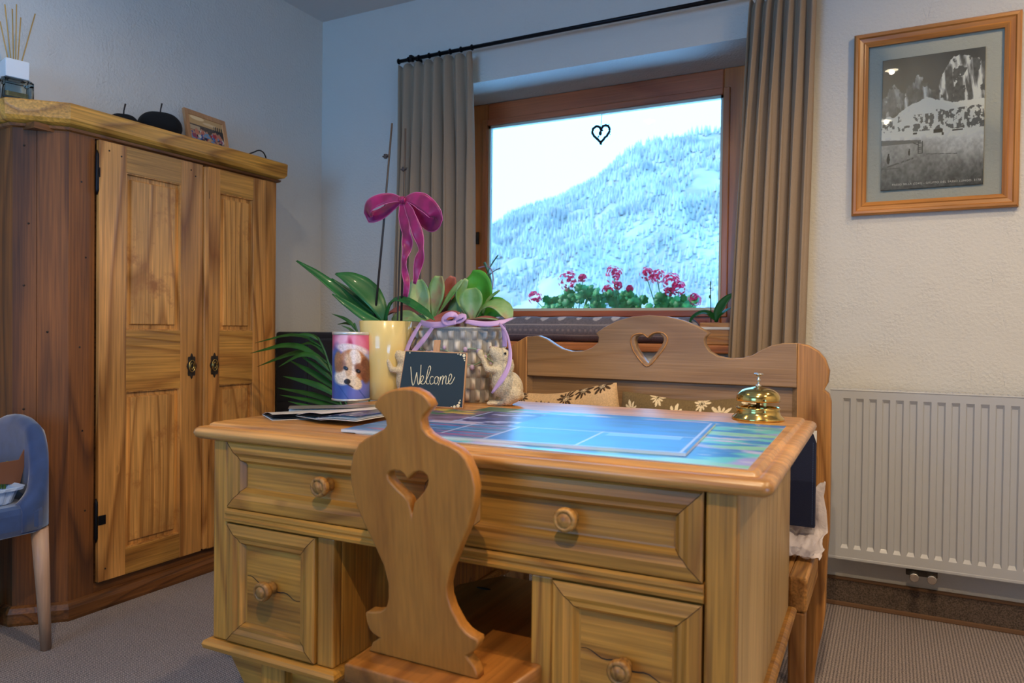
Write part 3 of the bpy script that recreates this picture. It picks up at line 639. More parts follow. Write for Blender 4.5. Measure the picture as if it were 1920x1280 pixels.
# ================================================================== RADIATOR
def radiator():
    X0, X1, Z0, Z1, YF, YB = 2.412, 3.612, .188, .782, -.100, -.035
    r = thing('radiator', 'white ribbed panel radiator on the wall under the framed photograph', 'radiator', ((X0+X1)/2, -.05, Z0))
    f = MB(); pitch = .0405; n = int((X1-X0-.03)/pitch); xs = X0 + ((X1-X0)-n*pitch)/2; z0, z1 = Z0+.045, Z1-.035
    for k in range(n):
        a, b = xs+k*pitch, xs+(k+1)*pitch; c = a+pitch*.30; d = b-pitch*.30; D = .0075
        o_ = [(a, YF, Z0+.01), (b, YF, Z0+.01), (b, YF, Z1-.006), (a, YF, Z1-.006)]; i1 = [(c-.004, YF, z0-.004), (d+.004, YF, z0-.004), (d+.004, YF, z1+.004), (c-.004, YF, z1+.004)]
        i2 = [(c, YF+D, z0+.008), (d, YF+D, z0+.008), (d, YF+D, z1-.008), (c, YF+D, z1-.008)]
        f.rings([o_, i1, i2], cap1=True, smooth=False)
    f.box(X0, xs, YF, YF+.012, Z0+.01, Z1-.006).box(xs+n*pitch, X1, YF, YF+.012, Z0+.01, Z1-.006)
    f.box(X0, X1, YF+.010, YF+.016, Z0+.01, Z1-.006); f.box(X0, X1, YF-.001, YF+.012, Z0, Z0+.012, 0, .003)
    part('front_panel', f, M['rad'], r)
    part('back_panel', MB().box(X0+.01, X1-.01, YB-.012, YB, Z0+.012, Z1-.01, 0, .003), M['rad'], r)
    g = MB().box(X0-.001, X1+.001, YF-.001, YB, Z1-.006, Z1, 0, .002)
    for k in range(60):
        x = X0+.02+k*(X1-X0-.04)/60; g.box(x, x+.006, YF+.014, YB-.012, Z1, Z1+.0015)
    part('top_grille', g, M['rad'], r)
    for x in (X0, X1-.004): part('side_cover', MB().box(x, x+.004, YF+.012, YB, Z0+.005, Z1-.006, 0, .001), M['rad'], r)
    for x in (2.679, 2.730):
        v = MB().lathe([(.009, .0), (.009, .02), (.013, .022), (.014, .034), (.012, .036)], (x, -.118, .168), 20, axis='Y').lathe([(.008, -.012), (.008, .014)], (x, -.08, .172), 14)
        v.tube([(x, -.08, .165), (x, -.001, .155)], .007, 10); vv = part('valve', v, M['chrome'], r)
        part('valve_cap', MB().lathe([(.0125, -.006), (.0145, -.003), (.0145, .004)], (x, -.122, .168), 20, axis='Y'), M['chrome'], vv)
    part('valve_block', MB().box(2.655, 2.748, -.092, -.07, .165, .187, 0, .003), M['rust'], r)
    for x in (2.6, 3.4): part('wall_bracket', MB().box(x, x+.03, YB, -.0005, .3, .7, 0, .002), M['rad'], r)
radiator()

# ================================================================== FRAMED PHOTOGRAPH
def picture():
    x0, x1, z0, z1 = 2.465, 2.958, 1.392, 2.027; y = -.003; r = thing('framed_photograph', 'large pine frame holding a black and white mountain photograph', 'picture', ((x0+x1)/2, y, z0))
    wd = .046; prof = [(0, 0), (0, -.018), (.006, -.024), (.014, -.024), (.018, -.019), (.030, -.015), (.034, -.017), (.038, -.015), (wd, -.010), (wd, 0)]
    for nm, a, b_, m in (('frame_side', 'L', 0, 'frameZ'), ('frame_side', 'R', 0, 'frameZ'), ('frame_top', 'T', 0, 'frameX'), ('frame_bottom', 'B', 0, 'frameX')):
        R = []
        for i, d in prof:
            if a == 'L': q = [(x0+i, y+d, z0+i), (x0+i, y+d, z1-i)]
            elif a == 'R': q = [(x1-i, y+d, z0+i), (x1-i, y+d, z1-i)]
            elif a == 'T': q = [(x0+i, y+d, z1-i), (x1-i, y+d, z1-i)]
            else: q = [(x0+i, y+d, z0+i), (x1-i, y+d, z0+i)]
            R.append(q)
        mb = MB(); vs = [p for q in R for p in q]; n = len(R)
        fs = [(2*k, 2*k+1, 2*k+3, 2*k+2) for k in range(n-1)] + [(2*n-2, 2*n-1, 1, 0), tuple(2*k for k in range(n)), tuple(2*k+1 for k in range(n))[::-1]]
        mb.add(vs, fs); part(nm, mb, M[m], r)
    part('glass', MB().box(x0+wd-.004, x1-wd+.004, y-.010, y-.0075, z0+wd-.004, z1-wd+.004), M['picglass'], r)
    a0, a1, c0, c1 = 2.556, 2.860, 1.475, 1.928
    def P(u, v): return (a0+(a1-a0)*u, y-.0068, c0+(c1-c0)*v)
    def fn(u, v):
        c = np.zeros(u.shape+(3,)) + .23; c += ((v-.6)*-.10)[..., None] + (.05*fbm(u*6+2, v*2, 3))[..., None]
        n = fbm(u*14, v*14, 5); n2 = fbm(u*40, v*40, 4); st = fbm(u*26+v*4, v*6, 4)
        def rock(c, top, base, k=.20, j=.45):
            m = (v < top) & (v > base); val = k + j*np.clip(st-.48, 0, 1)*2.2*(n > .42)+.12*n2; c[m] = np.repeat(val[m][:, None], 3, 1); return c
        t0 = .74+.05*np.sin(u*40)+.05*(n-.5); c = rock(c, np.where(u < .22, .80-.9*np.abs(u-.12)+.06*(n2-.5), 0), .5, .26, .3)
        c = rock(c, np.where(u < .52, .87-1.1*np.abs(u-.37)+.12*(n2-.5), 0), .5, .22, .5)
        tp = np.interp(u, [.46, .52, .58, .64, .70, .76, .82, .88, .94, 1.0], [.55, .72, .80, .90, .955, .97, .965, .93, .92, .88]) + .04*(n2-.5)
        c = rock(c, np.where(u > .46, tp, 0), .5, .20, .85)
        sn = v < np.interp(u, [0, .12, .3, .45, .52, .62, .75, .9, 1], [.56, .56, .64, .68, .66, .64, .62, .63, .62]) + .04*(n-.5)
        val = .66 + .12*n2 - .1*(n > .55); c[sn] = np.repeat(val[sn][:, None], 3, 1)
        rk = ((u > .5+.1*n) & (v < .60-.05*n) & (v > .40+.06*n) & (n2 > .47)) | ((np.abs(u-.42) < .12*n+.03) & (v < .56) & (v > .43) & (n2 > .46)) | ((u < .2) & (v > .46) & (v < .56) & (n2 > .56)) | ((np.abs(v-.46) < .03) & (n2 > .6))
        c[rk] = .22 + .1*n2[rk][:, None]
        lo = v < .40 + .02*(n-.5); val = .50 - .28*np.clip((.40-v)/.40, 0, 1) + .16*(n2-.5) + .1*(n-.5) + .1*ell(u, v, .85, .3, .3, .1, 0, 1); kk = np.clip((.42-v)*14+(n2-.5)*1.2, 0, 1)[..., None]; c = c*(1-kk) + val[..., None]*kk
        for (b0, b1, d0, d1) in ((.52, .61, .405, .435), (.32, .36, .41, .425), (.70, .80, .41, .42), (.60, .62, .385, .405)): c[(u > b0) & (u < b1) & (v > d0) & (v < d1)] = .13
        roof = (u < .40) & (v > .345) & (v < .385) ; c[roof & (v < .385-.05*(u-.0))] = .30
        for k in (.372, .415): c[(np.abs(u-k-.0*(v)) < .005) & (v > .26) & (v < .355)] = .2
        for k in range(6): c[(u > .372) & (u < .415) & (np.abs(v-.265-.015*k) < .003)] = .22
        c[(np.abs((u-.33)*.35+(v-.345)) < .005) & (u > .32) & (u < .38)] = .2
        for (sx_, sy_, s_) in ((.075, .235, 1.0), (.285, .275, .65)):
            c[(ell(u, v, sx_, sy_, .016*s_, .035*s_, 0) > .5) | (ell(u, v, sx_+.002, sy_+.038*s_, .009*s_, .008*s_) > .5)] = .12
        c[(np.abs((v-.18)-(u-.05)*.20+.004) < .006) & (u > .0) & (u < .33) & (n2 > .42)] = .25
        c[(np.abs(v-.165) < .003) & (u < .2)] = .26; c[(np.abs(v-.255+(u-.45)*.05) < .003) & (u > .45) & (u < .75)] = .28
        c = c*np.array([1.0, 1.0, 1.02]); return np.clip((c-.08)*1.75+.08, 0, 1)
    pr = part('photograph_print', paint_grid(MB(), P, 200, 290, fn), M['paint'], r, fix=False, solid=.0006)
    tcv = bpy.data.curves.new('caption', 'FONT'); tcv.body = 'PASSO SELLA (2240) - GRUPPO DEL SASSO LUNGO, 3178'; tcv.size = .0094; tcv.extrude = .0002; tcv.space_character = 1.12
    o = bpy.data.objects.new('tmp', tcv); COL.objects.link(o); dg = bpy.context.evaluated_depsgraph_get(); me = bpy.data.meshes.new_from_object(o.evaluated_get(dg)); bpy.data.objects.remove(o)
    me.transform(Matrix.Translation((2.592, y-.0074, 1.490)) @ Matrix.Rotation(.012, 4, 'Y') @ Matrix.Rotation(PI/2, 4, 'X'))
    part('caption', me, M['paper'], pr, world=False, fix=False).data.transform((wm(r)).inverted())
picture()

# ================================================================== WARDROBE
def quad3(P, r): return [P(*p) for p in ((r[0], r[2]), (r[1], r[2]), (r[1], r[3]), (r[0], r[3]))]
def raised(mb, P, rect, steps, mi=0, mis=None, cap=True):
    """nested rectangles (inset, depth out of the face); P(a,b,d)->point"""
    R = []
    for i, d in steps:
        x0, x1, z0, z1 = rect[0]+i, rect[1]-i, rect[2]+i, rect[3]-i
        R.append([P(x0, z0, d), P(x1, z0, d), P(x1, z1, d), P(x0, z1, d)])
    mb.rings(R, cap1=cap, smooth=False, mi=mi, mis=mis)
def wardrobe():
    XF, YA, YB_, ZT = .197, -1.418, -.502, 1.62
    r = thing('wardrobe', 'old stripped pine two-door wardrobe with chamfered corner standing against the left wall', 'wardrobe', (.1, -.95, 0))
    ch = .112; xs = XF-ch
    # carcass: side, chamfered corner board, front stiles and rails, top, back end
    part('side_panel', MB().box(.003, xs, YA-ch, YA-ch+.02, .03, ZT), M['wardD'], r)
    part('side_panel', MB().box(.003, XF-.002, YB_-.02, YB_, .03, ZT, 0, .003), M['wardZ'], r)
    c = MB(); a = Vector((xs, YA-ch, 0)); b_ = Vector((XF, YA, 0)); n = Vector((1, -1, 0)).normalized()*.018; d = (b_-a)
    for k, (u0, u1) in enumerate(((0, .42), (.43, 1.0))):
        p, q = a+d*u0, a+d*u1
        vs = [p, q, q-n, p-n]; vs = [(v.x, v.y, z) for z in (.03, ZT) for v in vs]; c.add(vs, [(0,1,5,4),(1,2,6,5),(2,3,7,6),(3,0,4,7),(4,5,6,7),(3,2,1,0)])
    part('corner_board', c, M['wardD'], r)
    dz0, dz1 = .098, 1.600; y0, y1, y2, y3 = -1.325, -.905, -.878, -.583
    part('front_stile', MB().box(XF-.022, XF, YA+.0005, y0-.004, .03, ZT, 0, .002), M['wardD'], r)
    part('front_stile', MB().box(XF-.022, XF, y3+.004, YB_-.0205, .03, ZT, 0, .002), M['wardZ'], r)
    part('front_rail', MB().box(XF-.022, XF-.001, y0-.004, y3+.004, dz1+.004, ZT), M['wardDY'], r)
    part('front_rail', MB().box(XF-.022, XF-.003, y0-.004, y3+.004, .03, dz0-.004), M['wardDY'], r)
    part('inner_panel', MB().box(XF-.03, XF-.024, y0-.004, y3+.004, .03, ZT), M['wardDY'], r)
    part('top_board', MB().box(.003, XF-.03, YA-ch+.02, YB_-.02, ZT-.02, ZT), M['wardDY'], r)
    # cornice following wall side, chamfer, front, far end
    def contour(o):
        k = o*math.tan(PI/8)
        return [(.003, YA-ch-o), (xs+k, YA-ch-o), (XF+o, YA-k), (XF+o, YB_+o), (.003, YB_+o)]
    def mould(name, prof, m, cap=True):
        mb = MB(); R = [[(x, y, z) for x, y in contour(o)] for o, z in prof]; mb.rings(R, close=True, smooth=False, cap0=True, cap1=True); return part(name, mb, m, r)
    mould('cornice', [(.0, 1.620), (.022, 1.628), (.030, 1.640), (.032, 1.688), (.028, 1.692)], M['wardC'])
    mould('cornice_bead', [(.0, 1.606), (.010, 1.610), (.013, 1.618), (.0, 1.6198)], M['wardDY'])
    mould('base_moulding', [(.014, .0), (.018, .01), (.018, .040), (.010, .056), (.002, .062)], M['wardDY'])
    for (py, pz) in ((-1.30, .0), ): pass
    nb = MB()
    for z in np.linspace(.25, 1.5, 6):
        q = a + d*.15; nb.lathe([(.004, 0), (.004, .001)], (0, 0, 0), 6)
        nb.v = nb.v[:-12]; nb.f = nb.f[:-8]; nb.m = nb.m[:-8]; nb.sm = nb.sm[:-8]
    # doors
    def door(ya, yb, pan, label, hinge_left):
        dr = part('door', MB().box(XF+.000, XF+.001, ya+.001, yb-.001, dz0+.001, dz1-.001), M['wardDY'], r); tag(dr, label)
        T = XF+.018; (pa, pb) = pan
        def PP(y, z, d=0): return (XF+.006+d, y, z)
        part('door_stile', MB().box(XF+.001, T, ya, pa, dz0, dz1, 0, .002), M['wardZ'], dr)
        part('door_stile', MB().box(XF+.001, T, pb, yb, dz0, dz1, 0, .002), M['wardZ'], dr)
        zr = [dz0, .190, .742, .958, 1.508, dz1]
        for k in (0, 2, 4): part('door_rail', MB().box(XF+.001, T-.0008, pa, pb, zr[k], zr[k+1], 0, .0015), M['wardY'], dr)
        for k in (1, 3):
            mb = MB(); raised(mb, PP, (pa, pb, zr[k], zr[k+1]), [(0, .0095), (.003, .0095), (.005, -.002), (.019, -.001), (.022, .0062), (.024, .0068)]); part('raised_panel', mb, M['wardP'], dr)
        hy = ya-.004
        for z in ((1.49, .31) if hinge_left == 1 else (1.49,)):
            part('hinge', MB().tube([(XF+.010, hy, z-.075), (XF+.012, hy, z-.06), (XF+.012, hy, z+.06), (XF+.010, hy, z+.075)], [.002, .006, .006, .002], 10).box(XF+.018, XF+.0205, hy+.003, hy+(.030 if z < 1 else .006), z-.016, z+.016, 0, .0008), M['iron'], dr)
        return dr, T
    d1, T = door(y0, y1, (-1.225, -1.003), 'left panelled door with heavier wear at its foot', 1)
    d2, T = door(y2, y3, (-.822, -.650), 'right panelled door', 2)
    part('meeting_strip', MB().box(XF+.002, XF+.026, y1+.003, y2-.003, dz0+.004, dz1-.004, 0, .004), M['wardZ'], d2)
    for dd, y in ((d1, -.955), (d2, -.848)):
        z = .822; k = MB(); pts = []
        for i in range(40):
            a_ = 2*PI*i/40; rr = .021*(1+.12*math.cos(a_*8)); pts.append((rr*math.cos(a_)*.95, rr*math.sin(a_)*2.1))
        me = plate(pts, [], (T+.0035, y, z), (0, 1, 0), (0, 0, 1), .003, .0008); e = part('key_plate', me, M['rust'], dd, fix=False)
        o = MB(); 
        for s_, w_ in ((.013, .0022), (.007, .002)): o.tube([(T+.0045, y+s_*math.cos(2*PI*i/20), z+s_*1.7*math.sin(2*PI*i/20)) for i in range(21)], w_, 6)
        part('ornament_ring', o, M['brass'], e)
        part('keyhole', MB().lathe([(.0035, .0), (.0035, .0012)], (T+.004, y, z+.002), 12, axis='X').box(T+.004, T+.0052, y-.0015, y+.0015, z-.010, z), M['black'], e)
    # nail heads
    nl = MB()
    for (x, y, z) in [(XF, -1.375, 1.45), (XF, -1.36, 1.2), (XF, -1.38, .9), (XF, -1.37, .62), (XF, -1.36, .35)]: nl.lathe([(.0035, 0), (.003, .001)], (x, y, z), 8, axis='X')
    for u, z in [(.2, 1.55), (.28, 1.30), (.2, 1.1), (.62, .95), (.2, .7), (.6, .4)]:
        p = a+d*u; nl.sphere((p.x, p.y, z), .0035, 8)
    for y, z in [(-1.29, 1.57), (-1.245, 1.56), (-.96, 1.57), (-.94, 1.55), (-1.30, .14)]: nl.lathe([(.003, 0), (.0028, .001)], (T, y, z), 8, axis='X')
    part('peg_heads', nl, M['rust'], r)['kind'] = 'stuff'
wardrobe()
ZW = 1.6922
# reed diffuser
dc = Vector((.062, -1.512, ZW)); rd = thing('reed_diffuser', 'glass reed diffuser with white square cap and rattan sticks on top of the wardrobe', 'diffuser', tuple(dc), rz=-.25)
bt = MB(); s = .044
def sq(h, z, r=.006):
    out = []
    for cx_, cy_, a0 in ((1, 1, 0), (-1, 1, 90), (-1, -1, 180), (1, -1, 270)):
        for k in range(4): a_ = math.radians(a0+30*k); out.append(((h-r)*cx_+r*math.cos(a_), (h-r)*cy_+r*math.sin(a_), z))
    return out
part('bottle', MB().rings([sq(s-.003, .0), sq(s, .003), sq(s, .062), sq(s-.006, .068), sq(.02, .070), sq(.017, .070), sq(s-.011, .062), sq(s-.008, .012), sq(s-.010, .010)], cap0=True, cap1=True, smooth=False), M['clear'], rd, world=False)
part('fragrance_oil', MB().rings([sq(s-.0125, .0115), sq(s-.0125, .026)], cap0=True, cap1=True, smooth=False), simple('fragrance_oil', (226, 214, 160), .1, trans=.8), rd, world=False)
part('cap', MB().rings([sq(.028, .0705, .003), sq(.033, .0725, .003), sq(.0335, .128, .003), sq(.031, .130, .003)], cap0=True, cap1=True, smooth=False), M['white'], rd, world=False)
lb = MB(); strip(lb, [(.014, -.034, .071), (.014, -.047, .068), (.012, -.0475, .04), (.008, -.0472, .01)], [.009, .009, .009, .009], (0, -1, .3), 12, cross=2); part('ribbon_tag', lb, M['paper'], rd, world=False, solid=.0006, fix=False)
for i, (px, py, dy) in enumerate(((0, 40, 0), (9, 8, .03), (23, 17, -.02), (31, 8, .02), (39, 33, .0), (66, 26, -.02))):
    q = ax(px, py, .062+dy); b0 = Vector((dc.x+(i-2.5)*.002, dc.y+(i-2.5)*.004, ZW+.1)); part('reed', MB().tube([b0, q], .0019, 6), M['reed'], rd)
# small red item
ri = ax(140, 196, .17); rb = MB().box(ri.x-.02, ri.x+.004, ri.y-.06, ri.y+.02, ZW, ZW+.009, 0, .003)
pk = thing('pocket_knife', 'small red penknife with a key ring lying on the wardrobe edge', 'knife', (ri.x, ri.y, ZW)); part('handle', rb, M['red'], pk)
part('key_ring', MB().tube([(ri.x-.008+.008*math.cos(i*PI/8), ri.y-.068+.008*math.sin(i*PI/8), ZW+.0016+.003*(math.sin(i*PI/8)+1)) for i in range(17)], .0012, 6), M['chrome'], pk)
def apple(p, R, label, fl=1.0):
    t = thing('decorative_apple', label, 'ornament', (p[0], p[1], ZW), 0, 'black decorative apples on the wardrobe'); prof = []
    for i in range(25):
        a_ = PI*i/24; rr = R*(1+.12*math.sin(a_))*math.sin(a_)**.85; zz = -R*.82*fl*math.cos(a_)*(1-.28*(abs(math.cos(a_))**6)); prof.append((max(rr, .0005), zz))
    zo = ZW - min(z for _, z in prof); mb = MB().lathe(prof, (p[0], p[1], zo), 36)
    for i, v in enumerate(mb.v):
        an = math.atan2(v[1]-p[1], v[0]-p[0]); k = 1+.025*math.cos(an*5); mb.v[i] = (p[0]+(v[0]-p[0])*k, p[1]+(v[1]-p[1])*k, v[2])
    part('apple_body', mb, M['applef'], t); zt = zo+R*.62*fl
    part('apple_stem', MB().tube([(p[0], p[1], zt-.01), (p[0], p[1]+.002, zt+.02), (p[0], p[1]+.008, zt+.045)], [.003, .0025, .0032], 8), M['wick'], t)
pa = ax(300, 243, .105); apple((.105, pa.y), .070, 'larger black flocked apple standing on the wardrobe beside the photo frame')
pb_ = ax(236, 240, .085); apple((.085, pb_.y-.01), .045, 'smaller black flocked apple behind the wardrobe cornice, left of the larger one', .9)
# small photo frame
def small_frame():
    t = thing('photo_frame', 'small pale wood photo frame with a colour group photograph on the wardrobe', 'picture', (.12, -.79, ZW), rz=math.radians(4))
    w, h, tl = .215, .148, math.radians(12)
    fr = MB(); R = []
    def P(a, b, d=0): return (b*-math.sin(tl)*1 + d*math.cos(tl) + .0, a, b*math.cos(tl) + d*math.sin(tl)+.004)
    raised(fr, P, (-w/2, w/2, 0, h), [(0, -.012), (0, .0), (.018, 0), (.020, -.003)], cap=False); fr.rings([[P(-w/2, 0, -.012), P(w/2, 0, -.012), P(w/2, h, -.012), P(-w/2, h, -.012)]]*1, cap1=True)
    part('frame', fr, M['pale'], t, world=False)
    def fn(u, v):
        c = np.zeros(u.shape+(3,)) + np.array([.80, .66, .45]); n = fbm(u*9, v*9, 3); n2 = fbm(u*30, v*30, 3)
        c = lerp3(c, (.95, .85, .65), ell(u, v, .25, .92, .2, .08)); c = lerp3(c, (.9, .8, .62), ell(u, v, .6, .8, .2, .05))
        c = np.where(((v < .66) & (v > .30))[..., None], np.array([.35, .30, .26])*(.6+.8*n2[..., None]), c)
        c[(u > .72) & (v < .8) & (((u*17) % 1) < .55)] = (.18, .17, .17); c[(u < .3) & (v > .45) & (v < .62)] = (.75, .68, .55)
        rs = np.random.RandomState(4); pal = [(.85, .82, .8), (.25, .35, .6), (.7, .2, .25), (.15, .15, .2), (.45, .6, .75), (.8, .5, .4), (.6, .3, .4)]
        for k in range(70):
            cu, cv = rs.rand()*.95, .08+rs.rand()*.36; s_ = .035+.03*rs.rand(); c = lerp3(c, pal[rs.randint(7)], ell(u, v, cu, cv, s_, s_*1.6)); c = lerp3(c, (.78, .58, .46), ell(u, v, cu, cv+s_*1.7, s_*.45, s_*.65))
        c[(v < .05)] *= .5
        return c*.95
    pr = part('photograph_print', paint_grid(MB(), lambda u, v: P(-w/2+.018+(w-.036)*u, .018+(h-.036)*v, -.0035), 120, 80, fn), M['paint'], t, world=False, fix=False, solid=.0006)
    part('stand_leg', MB().tube([P(0, h*.7, -.013), (-.085, 0, .0022)], .003, 6), M['pale'], t, world=False)
small_frame()
cb = ax(470, 285, .15); cpts = [(.13, -.74, ZW+.003), (.15, -.70, ZW+.004), (.17, -.66, ZW+.004), (.175, -.62, ZW+.022), (.17, -.58, ZW+.045), (.165, -.545, ZW+.040), (.16, -.525, ZW+.008), (.12, -.53, ZW+.003), (.06, -.56, ZW+.003)]
single('cable', MB().tube(smooth_open(cpts, 3), .003, 8), M['black'], 'loop of black cable on the far end of the wardrobe top', 'cable')

# ================================================================== BLUE CHAIR, LEFT EDGE
def blue_chair():
    r = thing('upholstered_chair', 'blue velvet chair with pale round wooden legs in front of the wardrobe', 'chair', (.21, -1.8, 0))
    path = [(.412, -1.68), (.412, -1.66), (.408, -1.63), (.382, -1.585), (.33, -1.565), (.21, -1.560), (.11, -1.565), (.055, -1.585), (.028, -1.63), (.022, -1.66), (.020, -1.68)]
    path = resample(smooth_open([(x, y, 0) for x, y in path], 2), 40); tp = [.46, .50, .58, .672, .692, .700, .692, .672, .58, .50, .46]; R = []
    for i, p in enumerate(path):
        t = i/39*10; k = min(int(t), 9); zt = tp[k]*(1-(t-k))+tp[k+1]*(t-k); tg = (path[min(i+1, 39)]-path[max(i-1, 0)]).normalized(); n = Vector((-tg.y, tg.x, 0)); w_ = .05
        R.append([p+Vector((0, 0, .38)), p+Vector((0, 0, zt-.02)), p+n*.012+Vector((0, 0, zt-.003)), p+n*.03+Vector((0, 0, zt)), p+n*(w_-.006)+Vector((0, 0, zt-.008)), p+n*w_+Vector((0, 0, zt-.03)), p+n*w_+Vector((0, 0, .38))])
    part('backrest', MB().rings(R, close=True, cap0=True, cap1=True), M['velvet'], r)
    st = MB(); st.box(.024, .410, -2.06, -1.612, .368, .455, 0, .022); part('seat', st, M['velvet'], r)
    for x, y, dx, dy in ((.376, -1.612, -.014, .028), (.07, -1.612, -.004, .03), (.370, -2.02, .004, -.02), (.07, -2.02, -.004, -.02)):
        part('leg', MB().lathe([(.011, 0), (.014, .002)], (x+dx, y+dy, 0), 16).tube([(x+dx, y+dy, .002), (x+dx*.5, y+dy*.5, .2), (x, y, .375)], [.0145, .019, .023], 20), M['leg'], r)
blue_chair()
def food():
    c = Vector((.285, -1.72, .4565)); t = thing('food_tray', 'pale blue ribbed plastic tray with brown card sleeve and green cress on the blue chair', 'tray', tuple(c))
    N = 72
    def ringf(rx, ry, z, rib): 
        out = []
        for i in range(N):
            a_ = 2*PI*i/N; k = (abs(math.cos(a_))**5+abs(math.sin(a_))**5)**(-.2); q = 1+rib*(1 if (i//2) % 2 else -1); out.append((rx*math.cos(a_)*k*q, ry*math.sin(a_)*k*q, z))
        return out
    part('tray', MB().rings([ringf(.068, .052, 0, .0), ringf(.071, .055, .004, .02), ringf(.082, .066, .040, .02), ringf(.094, .078, .041, .0), ringf(.096, .080, .049, .012), ringf(.093, .077, .050, .0), ringf(.080, .064, .043, 0), ringf(.068, .052, .003, 0)], cap0=True, cap1=True, smooth=False), M['tray'], t, world=False)
    q = [ax(-22, 908, .31), ax(40, 908, .31), ax(56, 842, .31), ax(50, 838, .31), ax(38, 862, .31), ax(0, 868, .31), ax(-22, 862, .31)]
    me = plate([(-p.y, p.z) for p in q][::-1], [], (.300, 0, 0), (0, -1, 0), (0, 0, 1), .004, .0008); sl = part('card_sleeve', me, M['sleeve'], t, fix=False)
    mk = MB()
    for (px, py, w_, h_) in ((42, 868, 8, 5), (46, 861, 8, 2), (50, 851, 8, 3), (45, 874, 6, 2), (47, 881, 5, 3)):
        a_, b_ = ax(px, py+h_, .3015), ax(px+w_, py, .3015); mk.box(.3005, .3012, a_.y, b_.y, a_.z, b_.z)
    part('printed_lines', mk, M['chalk'], sl)['kind'] = 'stuff'
    g = MB(); rng = random.Random(3); tp_ = [ax(px, 866, .27) for px in (-10, 28)]
    for k in range(140):
        y = rng.uniform(tp_[0].y-.01, tp_[1].y); x = rng.uniform(.235, .292); z = .548+rng.uniform(-.02, .014); g.tube([(x, y, .49), (x+rng.uniform(-.004, .004), y, z)], .0012, 4); g.sphere((x, y, z), (.004, .004, .0022), 6)
    gg = part('cress', g, M['cress'], t); gg['kind'] = 'stuff'
food()

# ================================================================== CORNER CHAIR AND PALM
dk = thing('dark_armchair', 'dark navy high-backed armchair in the corner behind the palm', 'chair', (.30, -.35, 0))
def rbox(x0, x1, y0, y1, z0, z1, b): return MB().box(x0, x1, y0, y1, z0, z1, 0, b)
k0 = ay(612, 612, -.30)
part('backrest', rbox(.05, .245, -.36, -.10, .30, .955, .012), M['darkcloth'], dk); part('backrest_wing', rbox(.2455, .268, -.36, -.10, .30, .925, .015), M['darkcloth'], dk)
part('seat', rbox(.05, .55, -.3585, -.1015, .30, .44, .01).box(.269, .62, -.42, -.09, .26, .42, 0, .02), M['darkcloth'], dk)
for x, y in ((.08, -.33), (.58, -.38), (.08, -.13), (.58, -.13)): part('leg', MB().tube([(x, y, 0), (x, y, .29)], .014, 10), M['wick'], dk)
def palm():
    Y = -.80; t = thing('potted_palm', 'potted palm with long arching green fronds between the wardrobe and the desk', 'plant', (.86, Y, 0))
    part('pot', MB().lathe([(.10, 0), (.105, .01), (.135, .24), (.14, .26), (.125, .262), (.12, .23), (.09, .22)], (.86, Y, 0), 36), M['pot'], t)
    part('soil', MB().lathe([(.118, .222), (.119, .235)], (.86, Y, 0), 24), M['soil'], t)
    def A(px, py, dy=0): return ay(px, py, Y+dy)
    F = [([(.86, Y, .23), A(660, 830), A(640, 760), A(622, 700), A(608, 655), A(596, 632)],
          [((618, 690), (560, 640), (470, 662), 9), ((616, 682), (575, 652), (483, 687), 8), ((622, 700), (580, 655), (522, 688), 8), ((612, 668), (590, 640), (557, 648), 6), ((606, 652), (560, 622), (478, 643), 5), ((600, 640), (580, 626), (550, 628), 5), ((598, 634), (585, 628), (566, 632), 5)]),
         ([(.86, Y, .23), A(690, 860, .02), A(665, 790, .02), A(640, 740, .02), A(628, 700, .02), A(616, 680, .02)],
          [((634, 722), (600, 690), (560, 664), 7), ((640, 738), (600, 706), (542, 675), 9), ((646, 752), (600, 722), (530, 705), 9), ((652, 764), (600, 742), (520, 727), 8), ((660, 775), (610, 756), (524, 740), 7), ((668, 790), (620, 772), (540, 752), 7), ((626, 702), (612, 680), (590, 664), 6)]),
         ([(.86, Y, .23), A(700, 840, -.03), A(690, 720, -.03), A(676, 640, -.03), A(664, 605, -.03)],
          [((672, 625), (655, 600), (622, 588), 5), ((668, 612), (650, 605), (633, 608), 4), ((676, 640), (660, 618), (640, 610), 4), ((690, 700), (650, 690), (618, 720), 6)])]
    for rach, lf in F:
        f = part('frond', MB().tube(smooth_open(rach, 2), [.004]*1+[.004]*(len(smooth_open(rach, 2))-2)+[.0015], 6), M['palm'], t)
        for j, (a_, b_, c_, w_) in enumerate(lf):
            d_ = .015*math.sin(j*2.3); w2 = w_/1377.6*3.0*.62
            part('leaflet', strip(MB(), [A(*a_), A(*b_, d_), A(*c_, d_*2)], [.001, w2*.7, w2, w2*.85, w2*.5, .0006], (.2, -1, .6), 14, .35, 3), M['palm'], f, solid=.0008, fix=False)
palm()

